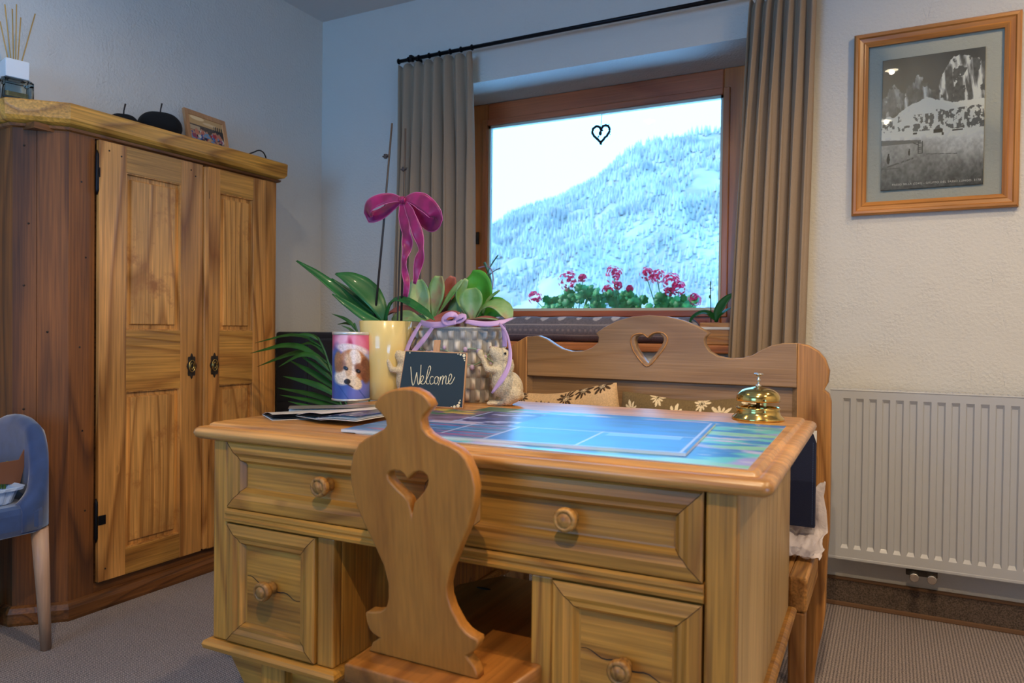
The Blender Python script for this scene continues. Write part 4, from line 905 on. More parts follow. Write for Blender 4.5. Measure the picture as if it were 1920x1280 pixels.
# ================================================================== BENCH
YBn = -.745
def bench():
    r = thing('wooden_bench', 'carved pine bench with heart cut-out in its high back, behind the desk', 'bench', (1.95, -.9, 0))
    def B(px, py, y=YBn): p = ay(px, py, y); return (p.x, p.z)
    o = [(987.5, 631), (1009, 629), (1024, 635), (1038.5, 645), (1053, 653.5), (1071, 658.4), (1093, 658), (1110, 651.5), (1121, 642), (1122, 632), (1117, 624), (1133, 613), (1155, 602), (1184, 593.5), (1217, 590.6), (1250, 593), (1279, 600), (1305, 610), (1330, 624), (1323, 631), (1321, 638), (1322, 646), (1330, 658), (1345, 667), (1370, 672), (1392, 671), (1410, 666), (1429, 655.5), (1447, 647), (1469, 643), (1495, 643), (1495, 727), (988, 704)]
    h_ = [(1190, 638), (1193, 630.5), (1204, 627), (1211, 629.5), (1215, 634.5), (1219.5, 629), (1226, 625.8), (1237, 626), (1243, 632), (1244, 638), (1240, 648.5), (1230, 662), (1215, 681), (1202.6, 667), (1193, 652)]
    H_ = [B(*p) for p in h_]
    me = plate([B(*p) for p in o][::-1], [H_], (0, YBn, 0), (1, 0, 0), (0, 0, 1), .030, .003)
    rl = part('back_rail', me, M['bench'], r, fix=False)
    cx_ = sum(p[0] for p in H_)/len(H_); cz_ = sum(p[1] for p in H_)/len(H_)
    g = MB(); pts = [Vector((cx_+(p[0]-cx_)*1.30, YBn-.0005, cz_+(p[1]-cz_)*1.24-.001)) for p in H_]; pts = smooth_closed([tuple(p) for p in pts], 2); g.tube(pts+pts[:2], .0022, 6); part('carved_groove', g, M['benchZ'], rl)
    rp = [(1496, 643), (1516, 647.5), (1534, 658), (1547, 673), (1555, 695), (1552.6, 717), (1544.6, 731), (1554, 738.6), (1558, 753), (1558, 779), (1557, 900), (1555, 1001), (1551, 1044), (1549, 1090), (1547, 1149), (1542, 1185), (1534, 1218), (1528, 1254), (1525, 1284)]
    R_ = [B(*p) for p in rp]; xl = R_[0][0]
    R_ = R_ + [(R_[-1][0]-.002, .0), (xl-.0, .0)]
    me = plate(R_[::-1], [], (0, YBn-.001, 0), (1, 0, 0), (0, 0, 1), .040, .003); part('post', me, M['benchZ'], r, fix=False); 
    xr = B(988, 660)[0]; L_ = [(xr-(x-xl), z) for x, z in R_]; L_[0] = (xr, L_[0][1]+.008)
    me = plate(L_, [], (0, YBn-.001, 0), (1, 0, 0), (0, 0, 1), .040, .003); part('post', me, M['benchZ'], r, fix=False)
    za, zb = B(1240, 716)[1], .52
    mb = MB(); raised(mb, lambda a_, b_, d=0: (a_, YBn+.002-d, b_), (xr, xl, zb, za+.012), [(0, .0), (.012, -.012), (.014, -.014)]); part('back_panel', mb, M['bench'], r)
    part('lower_rail', MB().box(xr, xl, YBn+.001, YBn+.028, .30, zb+.004, 0, .003), M['bench'], r)
    part('seat', MB().box(xr+.02, 2.392, -1.045, YBn-.003, .368, .397, 0, .004), M['benchY'], r)
    for x0, x1 in ((2.392, 2.434), (xr-.04, xr+.019)):
        part('seat_end_rail', MB().box(x0, x1, -1.060, YBn-.022, .318, .4005, 0, .006), M['benchY'], r)
        part('leg', MB().box(x0+.001, x1-.004, -1.058, -1.012, 0, .3175, 0, .006), M['benchZ'], r)
    part('front_rail', MB().box(xr+.02, 2.391, -1.044, -1.022, .29, .367, 0, .003), M['bench'], r)
bench()
def pillow(name, label, c, w, h, d, lean, rz, base, flower, pts, seed, roll=0):
    """cushion with woven edelweiss blossoms"""
    R_ = Euler((lean, roll, rz)).to_matrix(); n = 220
    def surf(side):
        def P(u, v):
            a, b = u*2-1, v*2-1; k = (1-abs(a)**3.2)*(1-abs(b)**3.2); pin = 1-.07*(a*a*b*b) + .0
            x = a*w/2*(1-.05*(1-b*b)*0+.03*math.cos(b*PI)); z = b*h/2*(1-.045*math.cos(a*PI))
            y = -side*d/2*max(k, 0)**.5*(1+.08*math.sin(a*7+seed)+.06*math.sin(b*9))
            return tuple(Vector(c) + R_ @ Vector((x, y, z)))
        return P
    def fn(u, v):
        cc = np.zeros(u.shape+(3,)) + np.array(base)/255.; cc *= (.90+.2*vn(u*260, v*200))[..., None]
        for (fu, fv, fr, rot) in pts:
            fr = fr*.80
            du, dv = (u-fu)*w, (v-fv)*h; rr = np.hypot(du, dv); an = np.arctan2(dv, du)+rot
            pet = fr*(.82+.18*np.sin(an*3+fu*9)); lob = np.abs(np.cos(an*5.5)); m = (rr < pet*(.30+.70*lob**.9)) & (rr > fr*.10); cc[m] = np.array(flower)/255.
            m2 = (rr < fr*.30) & ((np.hypot(((du/fr*9)+.5) % 1-.5, ((dv/fr*9)+.5) % 1-.5)) < .36); cc[m2] = np.array((225, 205, 170))/255. if base[0] > 150 else np.array((70, 56, 30))/255.
        return cc
    mb = MB(); paint_grid(mb, surf(1), n, n, fn); paint_grid(mb, surf(-1), 30, 30, fn)
    return single(name, mb, M['cloth'], label, 'cushion', 'edelweiss cushions on the bench')
def fl(rng, n, r): return [(rng.uniform(.06, .94), rng.uniform(.05, .95), r*rng.uniform(.85, 1.2), rng.random()*6) for _ in range(n)]
pillow('cushion', 'beige cushion with dark brown edelweiss blossoms, left on the bench', (1.715, -.850, .612), .40, .36, .13, -.12, -.05, (206, 172, 128), (66, 46, 24), [(.22, .96, .030, .3), (.42, .86, .045, 1), (.62, .93, .04, 2), (.75, .98, .042, .5), (.90, .99, .04, 2.2), (.58, .72, .045, 0), (.85, .74, .045, 2), (.1, .75, .045, 1), (.3, .68, .04, 0), (.5, .4, .05, 1), (.2, .35, .05, 1), (.8, .4, .05, 1)], 1, -.13)
pillow('cushion', 'olive brown cushion with cream edelweiss blossoms, right of the beige one', (2.098, -.850, .610), .40, .36, .12, -.12, .05, (112, 92, 58), (226, 206, 166), [(.1, .86, .04, .3), (.28, .99, .035, 1), (.42, .86, .048, 2), (.60, .97, .034, .5), (.74, .87, .046, 2.2), (.92, .95, .04, 0), (.25, .6, .045, 2), (.6, .6, .045, 1), (.9, .6, .04, 0), (.5, .3, .05, 1), (.2, .3, .05, 1), (.8, .3, .05, 1)], 4)
# navy folder leaning on the bench end, on a thin plastic bag
nf = thing('navy_folder', 'dark navy leatherette menu folder with pale metal corner standing on the bench', 'folder', (2.30, -.84, .405))
T_ = Matrix.Translation((0, 0, 0))
a_, b_ = ay(1531, 808, -.86), ay(1529, 985, -.86)
xr_ = a_.x
part('cover', MB().box(xr_-.135, xr_, -.866, -.861, .473, a_.z, 0, .002), M['navy'], nf); part('cover', MB().box(xr_-.135, xr_, -.852, -.847, .473, a_.z, 0, .002), M['navy'], nf)
part('spine', MB().box(xr_-.1375, xr_-.133, -.866, -.847, .473, a_.z, 0, .002), M['navy'], nf); part('pages', MB().box(xr_-.131, xr_-.004, -.8605, -.8525, .477, a_.z-.004), M['paper'], nf)
part('corner_clip', MB().add([(xr_+.001, -.868, a_.z+.001), (xr_-.016, -.868, a_.z+.001), (xr_-.006, -.868, a_.z-.008), (xr_+.001, -.868, a_.z-.030), (xr_+.001, -.860, a_.z+.001), (xr_-.016, -.860, a_.z+.001), (xr_-.006, -.860, a_.z-.008), (xr_+.001, -.860, a_.z-.030)], [(0,1,2,3),(7,6,5,4),(0,4,5,1),(1,5,6,2),(2,6,7,3),(3,7,4,0)]), M['white'], nf)
stt = MB()
for k in range(46): z = .482+k*(a_.z-.51)/46; stt.box(xr_-.0075, xr_-.006, -.8666, -.866, z, z+.0028)
part('stitching', stt, simple('stitch', (70, 90, 130), .6), nf)['kind'] = 'stuff'
for o_ in nf.children: o_.rotation_euler = (0, 0, 0)
def bag():
    rng = random.Random(8); nu, nv = 40, 26; R = []
    for j in range(nv):
        v = j/(nv-1); row = []
        for i in range(nu):
            u = i/(nu-1); x = 2.30+.155*u
            # sheet: hangs over the front, under the folder, up behind it
            s_ = v*3
            if s_ < 1: y, z = -.93+.02*s_, .412+.012*s_
            elif s_ < 2: y, z = -.91+.075*(s_-1), .424+.03*(s_-1)
            else: y, z = -.832+.004*(s_-2), .454+(.05+.085*u**2)*(s_-2)
            n1 = fbm(np.array(u*9.), np.array(v*7.), 3)-.5; n2 = fbm(np.array(u*11.+9), np.array(v*8.+3), 3)-.5
            row.append((x+float(n2)*.018, min(y+float(n1)*.012, -.815), max(z+float(n1)*.035, .4035)))
        R.append(row)
    single('plastic_bag', MB().rings(R, close=False), M['bag'], 'crumpled thin white plastic bag under the navy folder on the bench', 'bag', solid=.0008, fix=False)
bag()

# ================================================================== DESK
DR = thing('writing_desk', 'honey pine pedestal writing desk with turned knobs in front of the bench', 'desk', (2.463, -1.868, 0), rz=.0157)
def desk():
    r = DR; P3 = ['pineX', 'pineZ']; mats = [M['pineX'], M['pineZ']]
    W_, D_ = 1.108, .800
    def rr(i, z, rad=.016):
        out = []; x0, x1, y0, y1 = -W_+i, -i, i, D_-i; q = max(rad-i*.5, .004)
        for cx_, cy_, a0 in ((x1-q, y1-q, 0), (x0+q, y1-q, 90), (x0+q, y0+q, 180), (x1-q, y0+q, 270)):
            for k in range(5): a_ = math.radians(a0+22.5*k); out.append((cx_+q*math.cos(a_), cy_+q*math.sin(a_), z))
        return out
    t = MB(); t.rings([rr(.030, .748), rr(.010, .7485), rr(.003, .753), rr(0, .760), rr(.002, .767), rr(.008, .7715), rr(.020, .7735), rr(.0225, .7725), rr(.0245, .7735), rr(.026, .777), rr(.031, .780)], cap0=True, cap1=True)
    part('desk_top', t, M['deskT'], r, world=False)
    X0, XL, XR2, X1, YF, YB2 = -1.063, -.759, -.363, -.050, .022, .745
    ZP, ZT = .350, .7478
    for x0, x1 in ((X0, -1.025), (-.093, X1)):
        pz = MB().box(x0, x1, YF-.002, YF+.03, ZP, ZT, 0, .004); part('corner_post', pz, M['pineZ'], r, world=False)
    for x0, x1 in ((X0+.001, X0+.018), (X1-.018, X1-.001)): part('side_panel', MB().box(x0, x1, YF+.0305, YB2, ZP, ZT, 0, .001), M['pineS'], r, world=False)
    for x0, x1 in ((XL-.016, XL), (XR2, XR2+.016)): part('inner_side_panel', MB().box(x0, x1, YF+.025, YB2, ZP, .587, 0, .001), M['pineZ'], r, world=False)
    for x0, x1 in ((XL-.038, XL), (XR2, XR2+.036)): part('pedestal_stile', MB().box(x0, x1, YF, YF+.024, ZP, .5875, 0, .003), M['pineZ'], r, world=False)
    part('carcass_board', MB().box(X0+.019, X1-.019, YF+.012, YB2-.016, .588, .604), M['pineX'], r, world=False)
    part('back_panel', MB().box(X0+.019, X1-.019, YB2-.015, YB2, .588, ZT).box(X0+.019, XL-.017, YB2-.015, YB2, ZP, .5878).box(XR2+.017, X1-.019, YB2-.015, YB2, ZP, .5878), M['pineX'], r, world=False)
    part('drawer_divider', MB().box(-.5235, -.5025, YF-.001, YF+.02, .6155, ZT, 0, .002), M['pineZ'], r, world=False)
    def P(a, b, d=0): return (a, YF-d, b)
    rl = MB(); R = []
    for y, z in ((YF+.011, .588), (YF-.004, .588), (YF-.009, .591), (YF-.010, .596), (YF-.006, .599), (YF-.006, .602), (YF-.009, .606), (YF-.009, .611), (YF-.004, .615), (YF+.011, .615)): R.append([(-1.0247, y, z), (-.0933, y, z)])
    vs = [p for q in R for p in q]; n = len(R); rl.add(vs, [(2*k, 2*k+1, (2*k+3) % (2*n), (2*k+2) % (2*n)) for k in range(n)] + [tuple(2*k for k in range(n)), tuple(2*k+1 for k in range(n))[::-1]])
    part('rail_moulding', rl, M['pineX'], r, world=False)
    def drawer(x0, x1, z0, z1, crack=False):
        f = MB(); raised(f, P, (x0, x1, z0, z1), [(0, -.02), (0, .0045), (.003, .007), (.020, .0085), (.028, .004), (.034, .004), (.041, -.006), (.044, -.0065)], mi=0, mis=[0, 1])
        for sx_, sz_ in ((0, 0), (1, 0), (1, 1), (0, 1)):
            f.tube([P((x1-i if sx_ else x0+i), (z1-i if sz_ else z0+i), d+.0001) for i, d in ((.001, .0045), (.003, .007), (.020, .0085), (.028, .004), (.034, .004), (.041, -.006))], .0006, 5, 2)
        d = part('drawer', f, mats+[M['joint']], r, world=False, smooth_angle=None)
        cx_, cz_ = (x0+x1)/2, (z0+z1)/2+.004
        y = YF+.0065; kp = [(.001, 0), (.011, .0), (.0125, -.003), (.0105, -.008), (.0100, -.014), (.0165, -.020), (.0185, -.025), (.0185, -.031), (.0165, -.0345), (.0125, -.035), (.0118, -.0335), (.0108, -.0335), (.0100, -.0355), (.0005, -.0365)]
        k = part('knob', MB().lathe(kp, (cx_, y, cz_), 32, axis='Y'), M['pineK'], d, world=False)
        if crack:
            c = MB(); pts = [(x0+.045+(x1-x0-.09)*u, YF+.0063, cz_+.012-.028*u+.003*math.sin(u*19)) for u in np.linspace(0, 1, 18)]; c.tube(pts, [.0004+.0007*math.sin(PI*i/17) for i in range(18)], 5); part('crack', c, M['wick'], d, world=False)
    drawer(-1.0225, -.5255, .617, .7465); drawer(-.5005, -.0955, .617, .7465)
    drawer(-1.0225, XL-.040, .3525, .5855, True); drawer(XR2+.038, -.0955, .3525, .5855, True)
    for i, (x0, x1) in enumerate(((X0, XL), (XR2, X1))):
        b = MB(); y1 = YB2
        def q(o, z): return [(x0-o, YF-o, z), (x1+o, YF-o, z), (x1+o, y1+o, z), (x0-o, y1+o, z)]
        b.rings([q(-.005, .3495), q(.006, .3495), q(.013, .346), (q(.016, .339)), q(.014, .331), q(.008, .327), q(-.01, .327)], smooth=False, cap0=True, cap1=True); part('plinth_moulding', b, M['pineX'], r, world=False)
        b = MB(); q2 = lambda o, z: [(x0+o, YF+.026, z), (x1-o, YF+.026, z), (x1-o, y1-.03, z), (x0+o, y1-.03, z)]
        b.rings([q2(.014, .3265), q2(.022, .305), q2(.055, .262), q2(.075, .235)], smooth=False, cap0=True, cap1=True); part('shaped_apron', b, M['pineX'], r, world=False)
        for yy in (YF+.037, YB2-.060):
            cx_ = (x0+x1)/2; part('leg', MB().rings([[(cx_+sx*h, yy+sy*h, z) for sx, sy in ((-1,-1),(1,-1),(1,1),(-1,1))] for h, z in ((.022, 0), (.026, .012), (.027, .10), (.030, .3265))], cap0=True, cap1=True, smooth=False), M['pineZ'], r, world=False)
desk()
for yy in (): pass

# ================================================================== HEART CHAIR IN FRONT
def heart_chair():
    ZS = .447; r = thing('heart_back_chair', 'carved wooden chair with heart cut-out backrest pushed under the desk', 'chair', (1.97, -1.76, 0))
    me = plate([(1.846, -1.995), (2.100, -1.995), (2.150, -1.62), (2.100, -1.503), (1.866, -1.507), (1.812, -1.60)], [], (0, 0, ZS), (1, 0, 0), (0, 1, 0), .030, .004); part('seat', me, M['beechY'], r, fix=False)
    sl = MB(); sl.rings([[(1.871+.017*a*math.cos(t), -1.598+.006*a*math.sin(t), ZS+z) for t in np.linspace(0, 2*PI, 20, endpoint=False)] for a, z in ((1.0, .0003), (.9, .0008), (.3, .0009))], cap0=True, cap1=True); part('seat_peg', sl, M['rust'], r)
    a = math.radians(5); p0 = Vector((1.95, -1.943, ZS+.0004)); U = Vector((1, 0, 0)); V = Vector((0, -math.sin(a), math.cos(a))); N = U.cross(V)
    def Q(px, py): p = ap(px, py, p0, N)-p0; return (p.dot(U), max(p.dot(V), 0))
    L_ = [(692, 1236), (693, 1217), (697.5, 1205), (711, 1196), (700, 1189), (692, 1180), (687, 1166), (684.5, 1149), (690, 1146), (700, 1147.5), (713, 1146), (721, 1141), (725, 1133), (727.5, 1120), (727, 1094), (719, 1061), (702, 1023), (681, 980), (666, 943), (658, 909), (656, 879), (661, 852), (672, 831), (688, 820), (704, 812.5), (718, 805), (724, 797), (722, 785), (712, 773), (702, 764), (702, 756), (710, 744), (722, 735.5), (738, 730), (757, 728), (775, 730), (791, 738), (802, 749), (808, 762), (803, 769), (794, 778), (789, 788), (792, 803), (802, 815), (820, 826.5), (842, 835), (859, 845), (873, 861), (884, 886), (890.5, 915), (887.5, 950), (877, 989), (859, 1031), (844, 1069), (837, 1100), (838.5, 1120), (846, 1143), (862, 1173), (873, 1186), (884, 1194), (895, 1199.5), (896, 1208), (892, 1218), (883, 1226), (872, 1229), (880, 1239), (889, 1251), (894, 1264), (896, 1285)]
    o = [Q(*p) for p in L_]; o[0] = (o[0][0], 0); o[-1] = (o[-1][0], 0)
    H_ = [Q(*p) for p in ((726, 888), (731, 884), (741, 882), (750, 884), (757, 889.5), (762, 897), (764.5, 899), (768, 893), (776, 886), (785, 883.5), (794, 886), (800, 892), (802, 901), (800, 911), (793, 923), (784, 933), (776, 942), (774, 952), (771, 970), (768, 952), (765, 938), (757, 929), (744, 917), (733, 905), (727, 896))]
    me = plate(o[::-1] if False else o, [H_], p0, U, V, .022, .003); part('backrest', me, M['beech'], r, fix=False)
    for x, y, dx, dy in ((1.89, -1.93, -.03, -.045), (2.06, -1.93, .03, -.045), (1.87, -1.60, -.035, .045), (2.09, -1.60, .035, .045)):
        part('leg', MB().tube([(x+dx, y+dy, 0), (x+dx*.5, y+dy*.5, .2), (x, y, ZS-.0305)], [.013, .017, .019], 8), M['beech'], r)
    part('seat_batten', MB().box(1.87, 2.09, -1.96, -1.91, ZS-.052, ZS-.0305, 0, .003), M['beechY'], r); part('seat_batten', MB().box(1.85, 2.11, -1.62, -1.57, ZS-.052, ZS-.0305, 0, .003), M['beechY'], r)
heart_chair()

# ================================================================== ON THE DESK
ZD = .7803
def bell():
    c = az(1421, 786, ZD); t = thing('service_bell', 'polished brass reception bell on the right corner of the desk', 'bell', (c.x, c.y, ZD))
    part('bell_base', MB().lathe([(.0555, 0), (.0565, .002), (.055, .006), (.048, .012), (.0455, .022), (.0475, .0275), (.045, .0275), (.043, .021), (.044, .014), (.001, .012)], (c.x, c.y, ZD), 56), M['brass'], t)
    part('bell_dome', MB().lathe([(.0445, .0415), (.0465, .041), (.0470, .044), (.0462, .052), (.042, .060), (.034, .066), (.022, .070), (.010, .0725), (.006, .074), (.004, .074), (.004, .068), (.02, .066), (.034, .062), (.0415, .056), (.0445, .048)], (c.x, c.y, ZD), 56), M['brass'], t)
    part('plunger', MB().lathe([(.004, .013), (.004, .0735), (.007, .075), (.0055, .076), (.003, .079), (.0028, .084), (.0048, .0865), (.0048, .0885), (.0028, .091), (.0025, .0965), (.009, .0985), (.0102, .1005), (.009, .1025), (.0005, .1035)], (c.x, c.y, ZD), 28), M['chrome'], t)
    part('clapper', MB().tube([(c.x-.02, c.y, ZD+.0135), (c.x-.02, c.y, ZD+.030), (c.x, c.y+.01, ZD+.030)], .003, 8).box(c.x+.012, c.x+.018, c.y-.004, c.y+.004, ZD+.0125, ZD+.042), M['brass'], t)
bell()
def mats_():
    def fn_low(u, v):
        a = fbm(u*5+3, v*9, 4); b = fbm(u*8+11, v*14+4, 4); c = np.zeros(u.shape+(3,)) + np.array([.12, .46, .78])
        c = lerp3(c, (.34, .74, .76), (a-.47)*9); c = lerp3(c, (.60, .60, .86), (b-.58)*10); c = lerp3(c, (.70, .72, .86), (fbm(u*9+30, v*26+7, 4)-.60)*12)
        c = lerp3(c, (.50, .76, .66), (fbm(u*4+50, v*9+7, 3)-.54)*8*(u > .6)); l = u < .12; c[l] = (np.array([.22, .42, .36])*(.6+.9*b[..., None]))[l]; return c
    def slab(z0, z1, c0, c1, c2, c3, fn, nu, nv, nm, root):
        q = [Vector((p[0], p[1], 0)) for p in (c0, c1, c2, c3)]
        def P(u, v): p = q[0].lerp(q[1], u).lerp(q[3].lerp(q[2], u), v); return (p.x, p.y, z1)
        mb = MB(); paint_grid(mb, P, nu, nv, fn)
        vs = [(p.x, p.y, z) for z in (z0, z1-.0001) for p in q]; mb2 = MB().add(vs, [(0,3,2,1),(0,1,5,4),(1,2,6,5),(2,3,7,6),(3,0,4,7)])
        part(nm, mb, M['mat'], root, fix=False); part(nm.replace('print', 'backing'), mb2, M['white'], root)
    A = [(1.735, -1.838), (2.424, -1.833), (2.410, -1.300), (1.72, -1.305)]
    r = thing('large_printed_mat', 'large blue and turquoise panoramic sheet lying flat across the desk top', 'desk mat', (2.07, -1.57, ZD)); slab(ZD+.0002, ZD+.0016, *A, fn_low, 160, 110, 'print_surface', r)
    def fn_up(u, v):
        a = fbm(u*7+3, v*12, 4); b = fbm(u*14+11, v*22+4, 4); c = np.zeros(u.shape+(3,)) + np.array([.02, .42, .78]); c *= (.7+.55*a)[..., None]
        top = v > .42; m = (u < .42) & top; c[m] = (np.array([.10, .16, .42])*(.6+1.0*b[..., None]))[m]; c = lerp3(c, (.62, .66, .86), (b-.56)*10*m)
        m = (u < .2) & (v > .5); c[m] = (np.array([.42, .34, .46])*(.5+1.1*b[..., None]))[m]; c = lerp3(c, (.78, .66, .30), (a-.55)*14*((u < .22) & (v > .8))); c = lerp3(c, (.20, .42, .24), (b-.56)*14*((u < .24) & (v > .7)))
        m = (u > .14) & (u < .30) & (v > .26) & (v < .5); c[m] = (.66, .62, .76)
        m = (v < .42) & (u < .45); c[m] = (np.array([.16, .42, .66])*(.6+.8*b[..., None]))[m]; c = lerp3(c, (.55, .32, .56), (fbm(u*6, v*30+9, 3)-.55)*10*m)
        m = (u > .72) & (v < .44) & (u < .985); c[m] = (np.array([.12, .46, .80])*(.85+.4*a[..., None]))[m]; m = (u > .74) & (v < .44) & (v > .34) & (u < .95); c[m] = (.42, .66, .88)
        for k, ax_, lo, hi in ((.455, 0, 0, .44), (.715, 0, 0, .46), (.44, 1, 0, 1), (.21, 0, .44, .98), (.30, 0, .1, .44), (.235, 1, .0, .455), (.985, 0, 0, 1), (.015, 1, 0, 1)):
            w1, w2 = (u, v) if ax_ == 0 else (v, u); m = (np.abs(w1-k) < .004) & (w2 > lo) & (w2 < hi); c[m] = (.66, .72, .90)
        return c
    B = [(1.705, -1.842), (2.323, -1.779), (2.284, -1.377), (1.668, -1.440)]
    r = thing('desk_pad', 'blue photo desk pad lying askew on top of the larger printed sheet', 'desk pad', (2.0, -1.6, ZD)); slab(ZD+.0018, ZD+.0065, *B, fn_up, 260, 170, 'print_surface', r)
mats_()
def leaflets():
    specs = [ # centre px, angle, open angle, cover colour, label, size
        ((590, 779), .30, .10, (188, 186, 184), 'light grey folded leaflet at the left end of the fanned pile', (.115, .20)),
        ((628, 768), .05, .07, (104, 100, 96), 'dark grey leaflet with a plain cover, second from the left in the pile', (.14, .20)),
        ((655, 777), .62, .12, (208, 202, 204), 'white folded leaflet with a small dark mark, standing slightly open', (.10, .20)),
        ((686, 778), .95, .08, (26, 38, 84), 'navy blue leaflet with pale specks, beside the carved chair back', (.10, .20))]
    for i, ((px, py), an, op, colr, lab, (w, h)) in enumerate(specs):
        z = ZD + .0004 + (.0032*i); c = az(px, py, z); t = thing('leaflet', lab, 'leaflet', (c.x, c.y, z), rz=an-.9, group='leaflets fanned out on the desk')
        def fn(u, v, colr=colr, i=i):
            k = np.zeros(u.shape+(3,)) + np.array(colr)/255.; n = fbm(u*12+i*7, v*12, 4)
            k *= (.9+.2*n)[..., None]
            if i == 2: k = lerp3(k, (.2, .18, .2), ell(u, v, .5, .55, .05, .03)); k = lerp3(k, (.25, .2, .2), ell(u, v, .5, .62, .02, .03))
            if i == 3: k = lerp3(k, (.75, .76, .8), (fbm(u*30, v*30, 3)-.62)*12*((v < .28))); k = lerp3(k, (.1, .2, .5), (n-.5)*4)
            return k
        for s_, zz in ((0, 0), (1, .0008)):
            R_ = Matrix.Rotation(-op*s_, 4, 'Y'); mb = MB()
            def P(u, v, R_=R_, zz=zz): p = R_ @ Vector((w*u, 0, .0)); return (p.x-w/2, h*v-h/2, p.z+zz+.0006+.004*math.sin(PI*u)*(1 if s_ else 0))
            paint_grid(mb, P, 60, 80, fn); part('cover' if s_ else 'back_page', mb, M['paint'] if s_ else M['paper'], t, world=False, solid=.0007, fix=False)
        mb = MB(); 
        for q in (.35, .65): 
            R_ = Matrix.Rotation(-op*q, 4, 'Y'); n_ = 8; mb.rings([[tuple((R_ @ Vector((w*.98*u, 0, 0))) + Vector((-w/2, y, .0008+.002*math.sin(PI*u)))) for u in np.linspace(0, 1, n_)] for y in (-h/2+.001, h/2-.001)], close=False, smooth=True)
        part('inner_page', mb, M['black'] if i in (0, 2) else M['paper'], t, world=False, solid=.0004, fix=False)
leaflets()
def tin():
    f_ = az(658, 753, ZD); d = Vector((f_.x-CAM.x, f_.y-CAM.y, 0)).normalized(); R_ = .0495; c = f_ + d*R_; h = ay(658, 619, f_.y).z-ZD-.004
    t = thing('picture_tin', 'round tin printed with a brown and white puppy on pink and blue', 'tin', (c.x, c.y, ZD)); a0 = math.atan2(-d.y, -d.x)
    def fn(u, v):
        th = (u-.5)*PI*1.0; x = (np.sin(th)+1)/2; y = v; n = fbm(x*9, y*16, 4); nf_ = fbm(x*40, y*70+x*15, 4); c_ = np.zeros(u.shape+(3,)) + np.array([.62, .66, .84])
        c_ = lerp3(c_, (.80, .36, .52), (y-.70)*12+(n-.5)*1.5); c_ = lerp3(c_, (.90, .68, .78), ell(x, y, .28, .93, .2, .10, .3, .8)); c_ = lerp3(c_, (.86, .52, .64), ell(x, y, .66, .88, .2, .10, -.4, .8)); c_ = lerp3(c_, (.62, .18, .34), ell(x, y, .50, .80, .05, .14, .5, .9)*.8)
        c_ = lerp3(c_, (.22, .34, .66), (.36-y)*9+(n-.5)); c_ = lerp3(c_, (.45, .48, .84), ell(x, y, .72, .14, .35, .18, .3, 1)*.8); c_ = lerp3(c_, (.16, .36, .68), ell(x, y, .12, .5, .14, .30, 0, .6)); c_ = lerp3(c_, (.10, .24, .55), (np.abs(np.sin(x*7+y*9)) < .12)*.5*(y < .3))
        fur = .80+.35*nf_
        F = lambda base: np.array(base)*fur[..., None]
        def put(m, col): nonlocal c_; m = np.clip(m, 0, 1)[..., None]; c_ = c_*(1-m)+F(col)*m
        put(ell(x, y, .52, .76, .40, .08, -.1, .3), (.90, .84, .86))
        put(ell(x, y, .52, .50, .42, .26, 0, .12), (.72, .50, .34)); put(ell(x, y, .88, .44, .14, .2, .2, .3), (.46, .28, .20)); put(ell(x, y, .16, .58, .1, .15, 0, .4), (.66, .46, .32))
        put(ell(x, y, .60, .64, .16, .12, -.35, .3), (.90, .86, .84)); put(ell(x, y, .36, .38, .30, .15, .2, .25), (.93, .87, .80)); put(ell(x, y, .42, .52, .10, .18, .15, .4), (.84, .72, .60)); put(ell(x, y, .60, .26, .19, .10, -.3, .25), (.90, .84, .74))
        put(ell(x, y, .22, .50, .15, .08, .3, .5), (.58, .40, .28)); put(ell(x, y, .72, .46, .14, .08, -.3, .5), (.52, .34, .25))
        for ex, ey in ((.36, .475), (.68, .43)): c_ = lerp3(c_, (.07, .05, .05), ell(x, y, ex, ey, .065, .030, -.2, .3)); c_ = lerp3(c_, (.30, .36, .52), ell(x, y, ex+.02, ey+.003, .02, .008, 0, .4))
        c_ = lerp3(c_, (.10, .07, .08), ell(x, y, .40, .275, .085, .040, 0, .25)); c_ = lerp3(c_, (.25, .17, .15), ell(x, y, .47, .215, .10, .012, -.35, .5)*.8); c_ = lerp3(c_, (.3, .22, .22), ell(x, y, .40, .29, .03, .01, 0, .6)*.5)
        return c_
    mb = MB(); H0, H1 = .005, h-.004
    paint_grid(mb, lambda u, v: (c.x+R_*math.cos(a0+(u-.5)*PI), c.y+R_*math.sin(a0+(u-.5)*PI), ZD+H0+(H1-H0)*v), 120, 200, fn)
    paint_grid(mb, lambda u, v: (c.x+R_*math.cos(a0+(u+.5)*PI), c.y+R_*math.sin(a0+(u+.5)*PI), ZD+H0+(H1-H0)*v), 60, 20, lambda u, v: np.zeros(u.shape+(3,))+np.where((v > .7)[..., None], np.array([.8, .45, .58]), np.array([.36, .42, .74])))
    part('printed_body', mb, M['paint'], t, fix=False)
    part('lid_rim', MB().lathe([(R_-.002, h-.010), (R_+.0012, h-.008), (R_+.0016, h-.004), (R_+.0010, h-.0005), (R_-.001, h), (R_-.004, h-.003), (.001, h-.004)], (c.x, c.y, ZD), 64), M['tinrim'], t)
    part('base_rim', MB().lathe([(R_-.002, 0), (R_+.0015, .001), (R_+.0016, .005), (R_, .0065)], (c.x, c.y, ZD), 64), M['tinrim'], t)
tin()

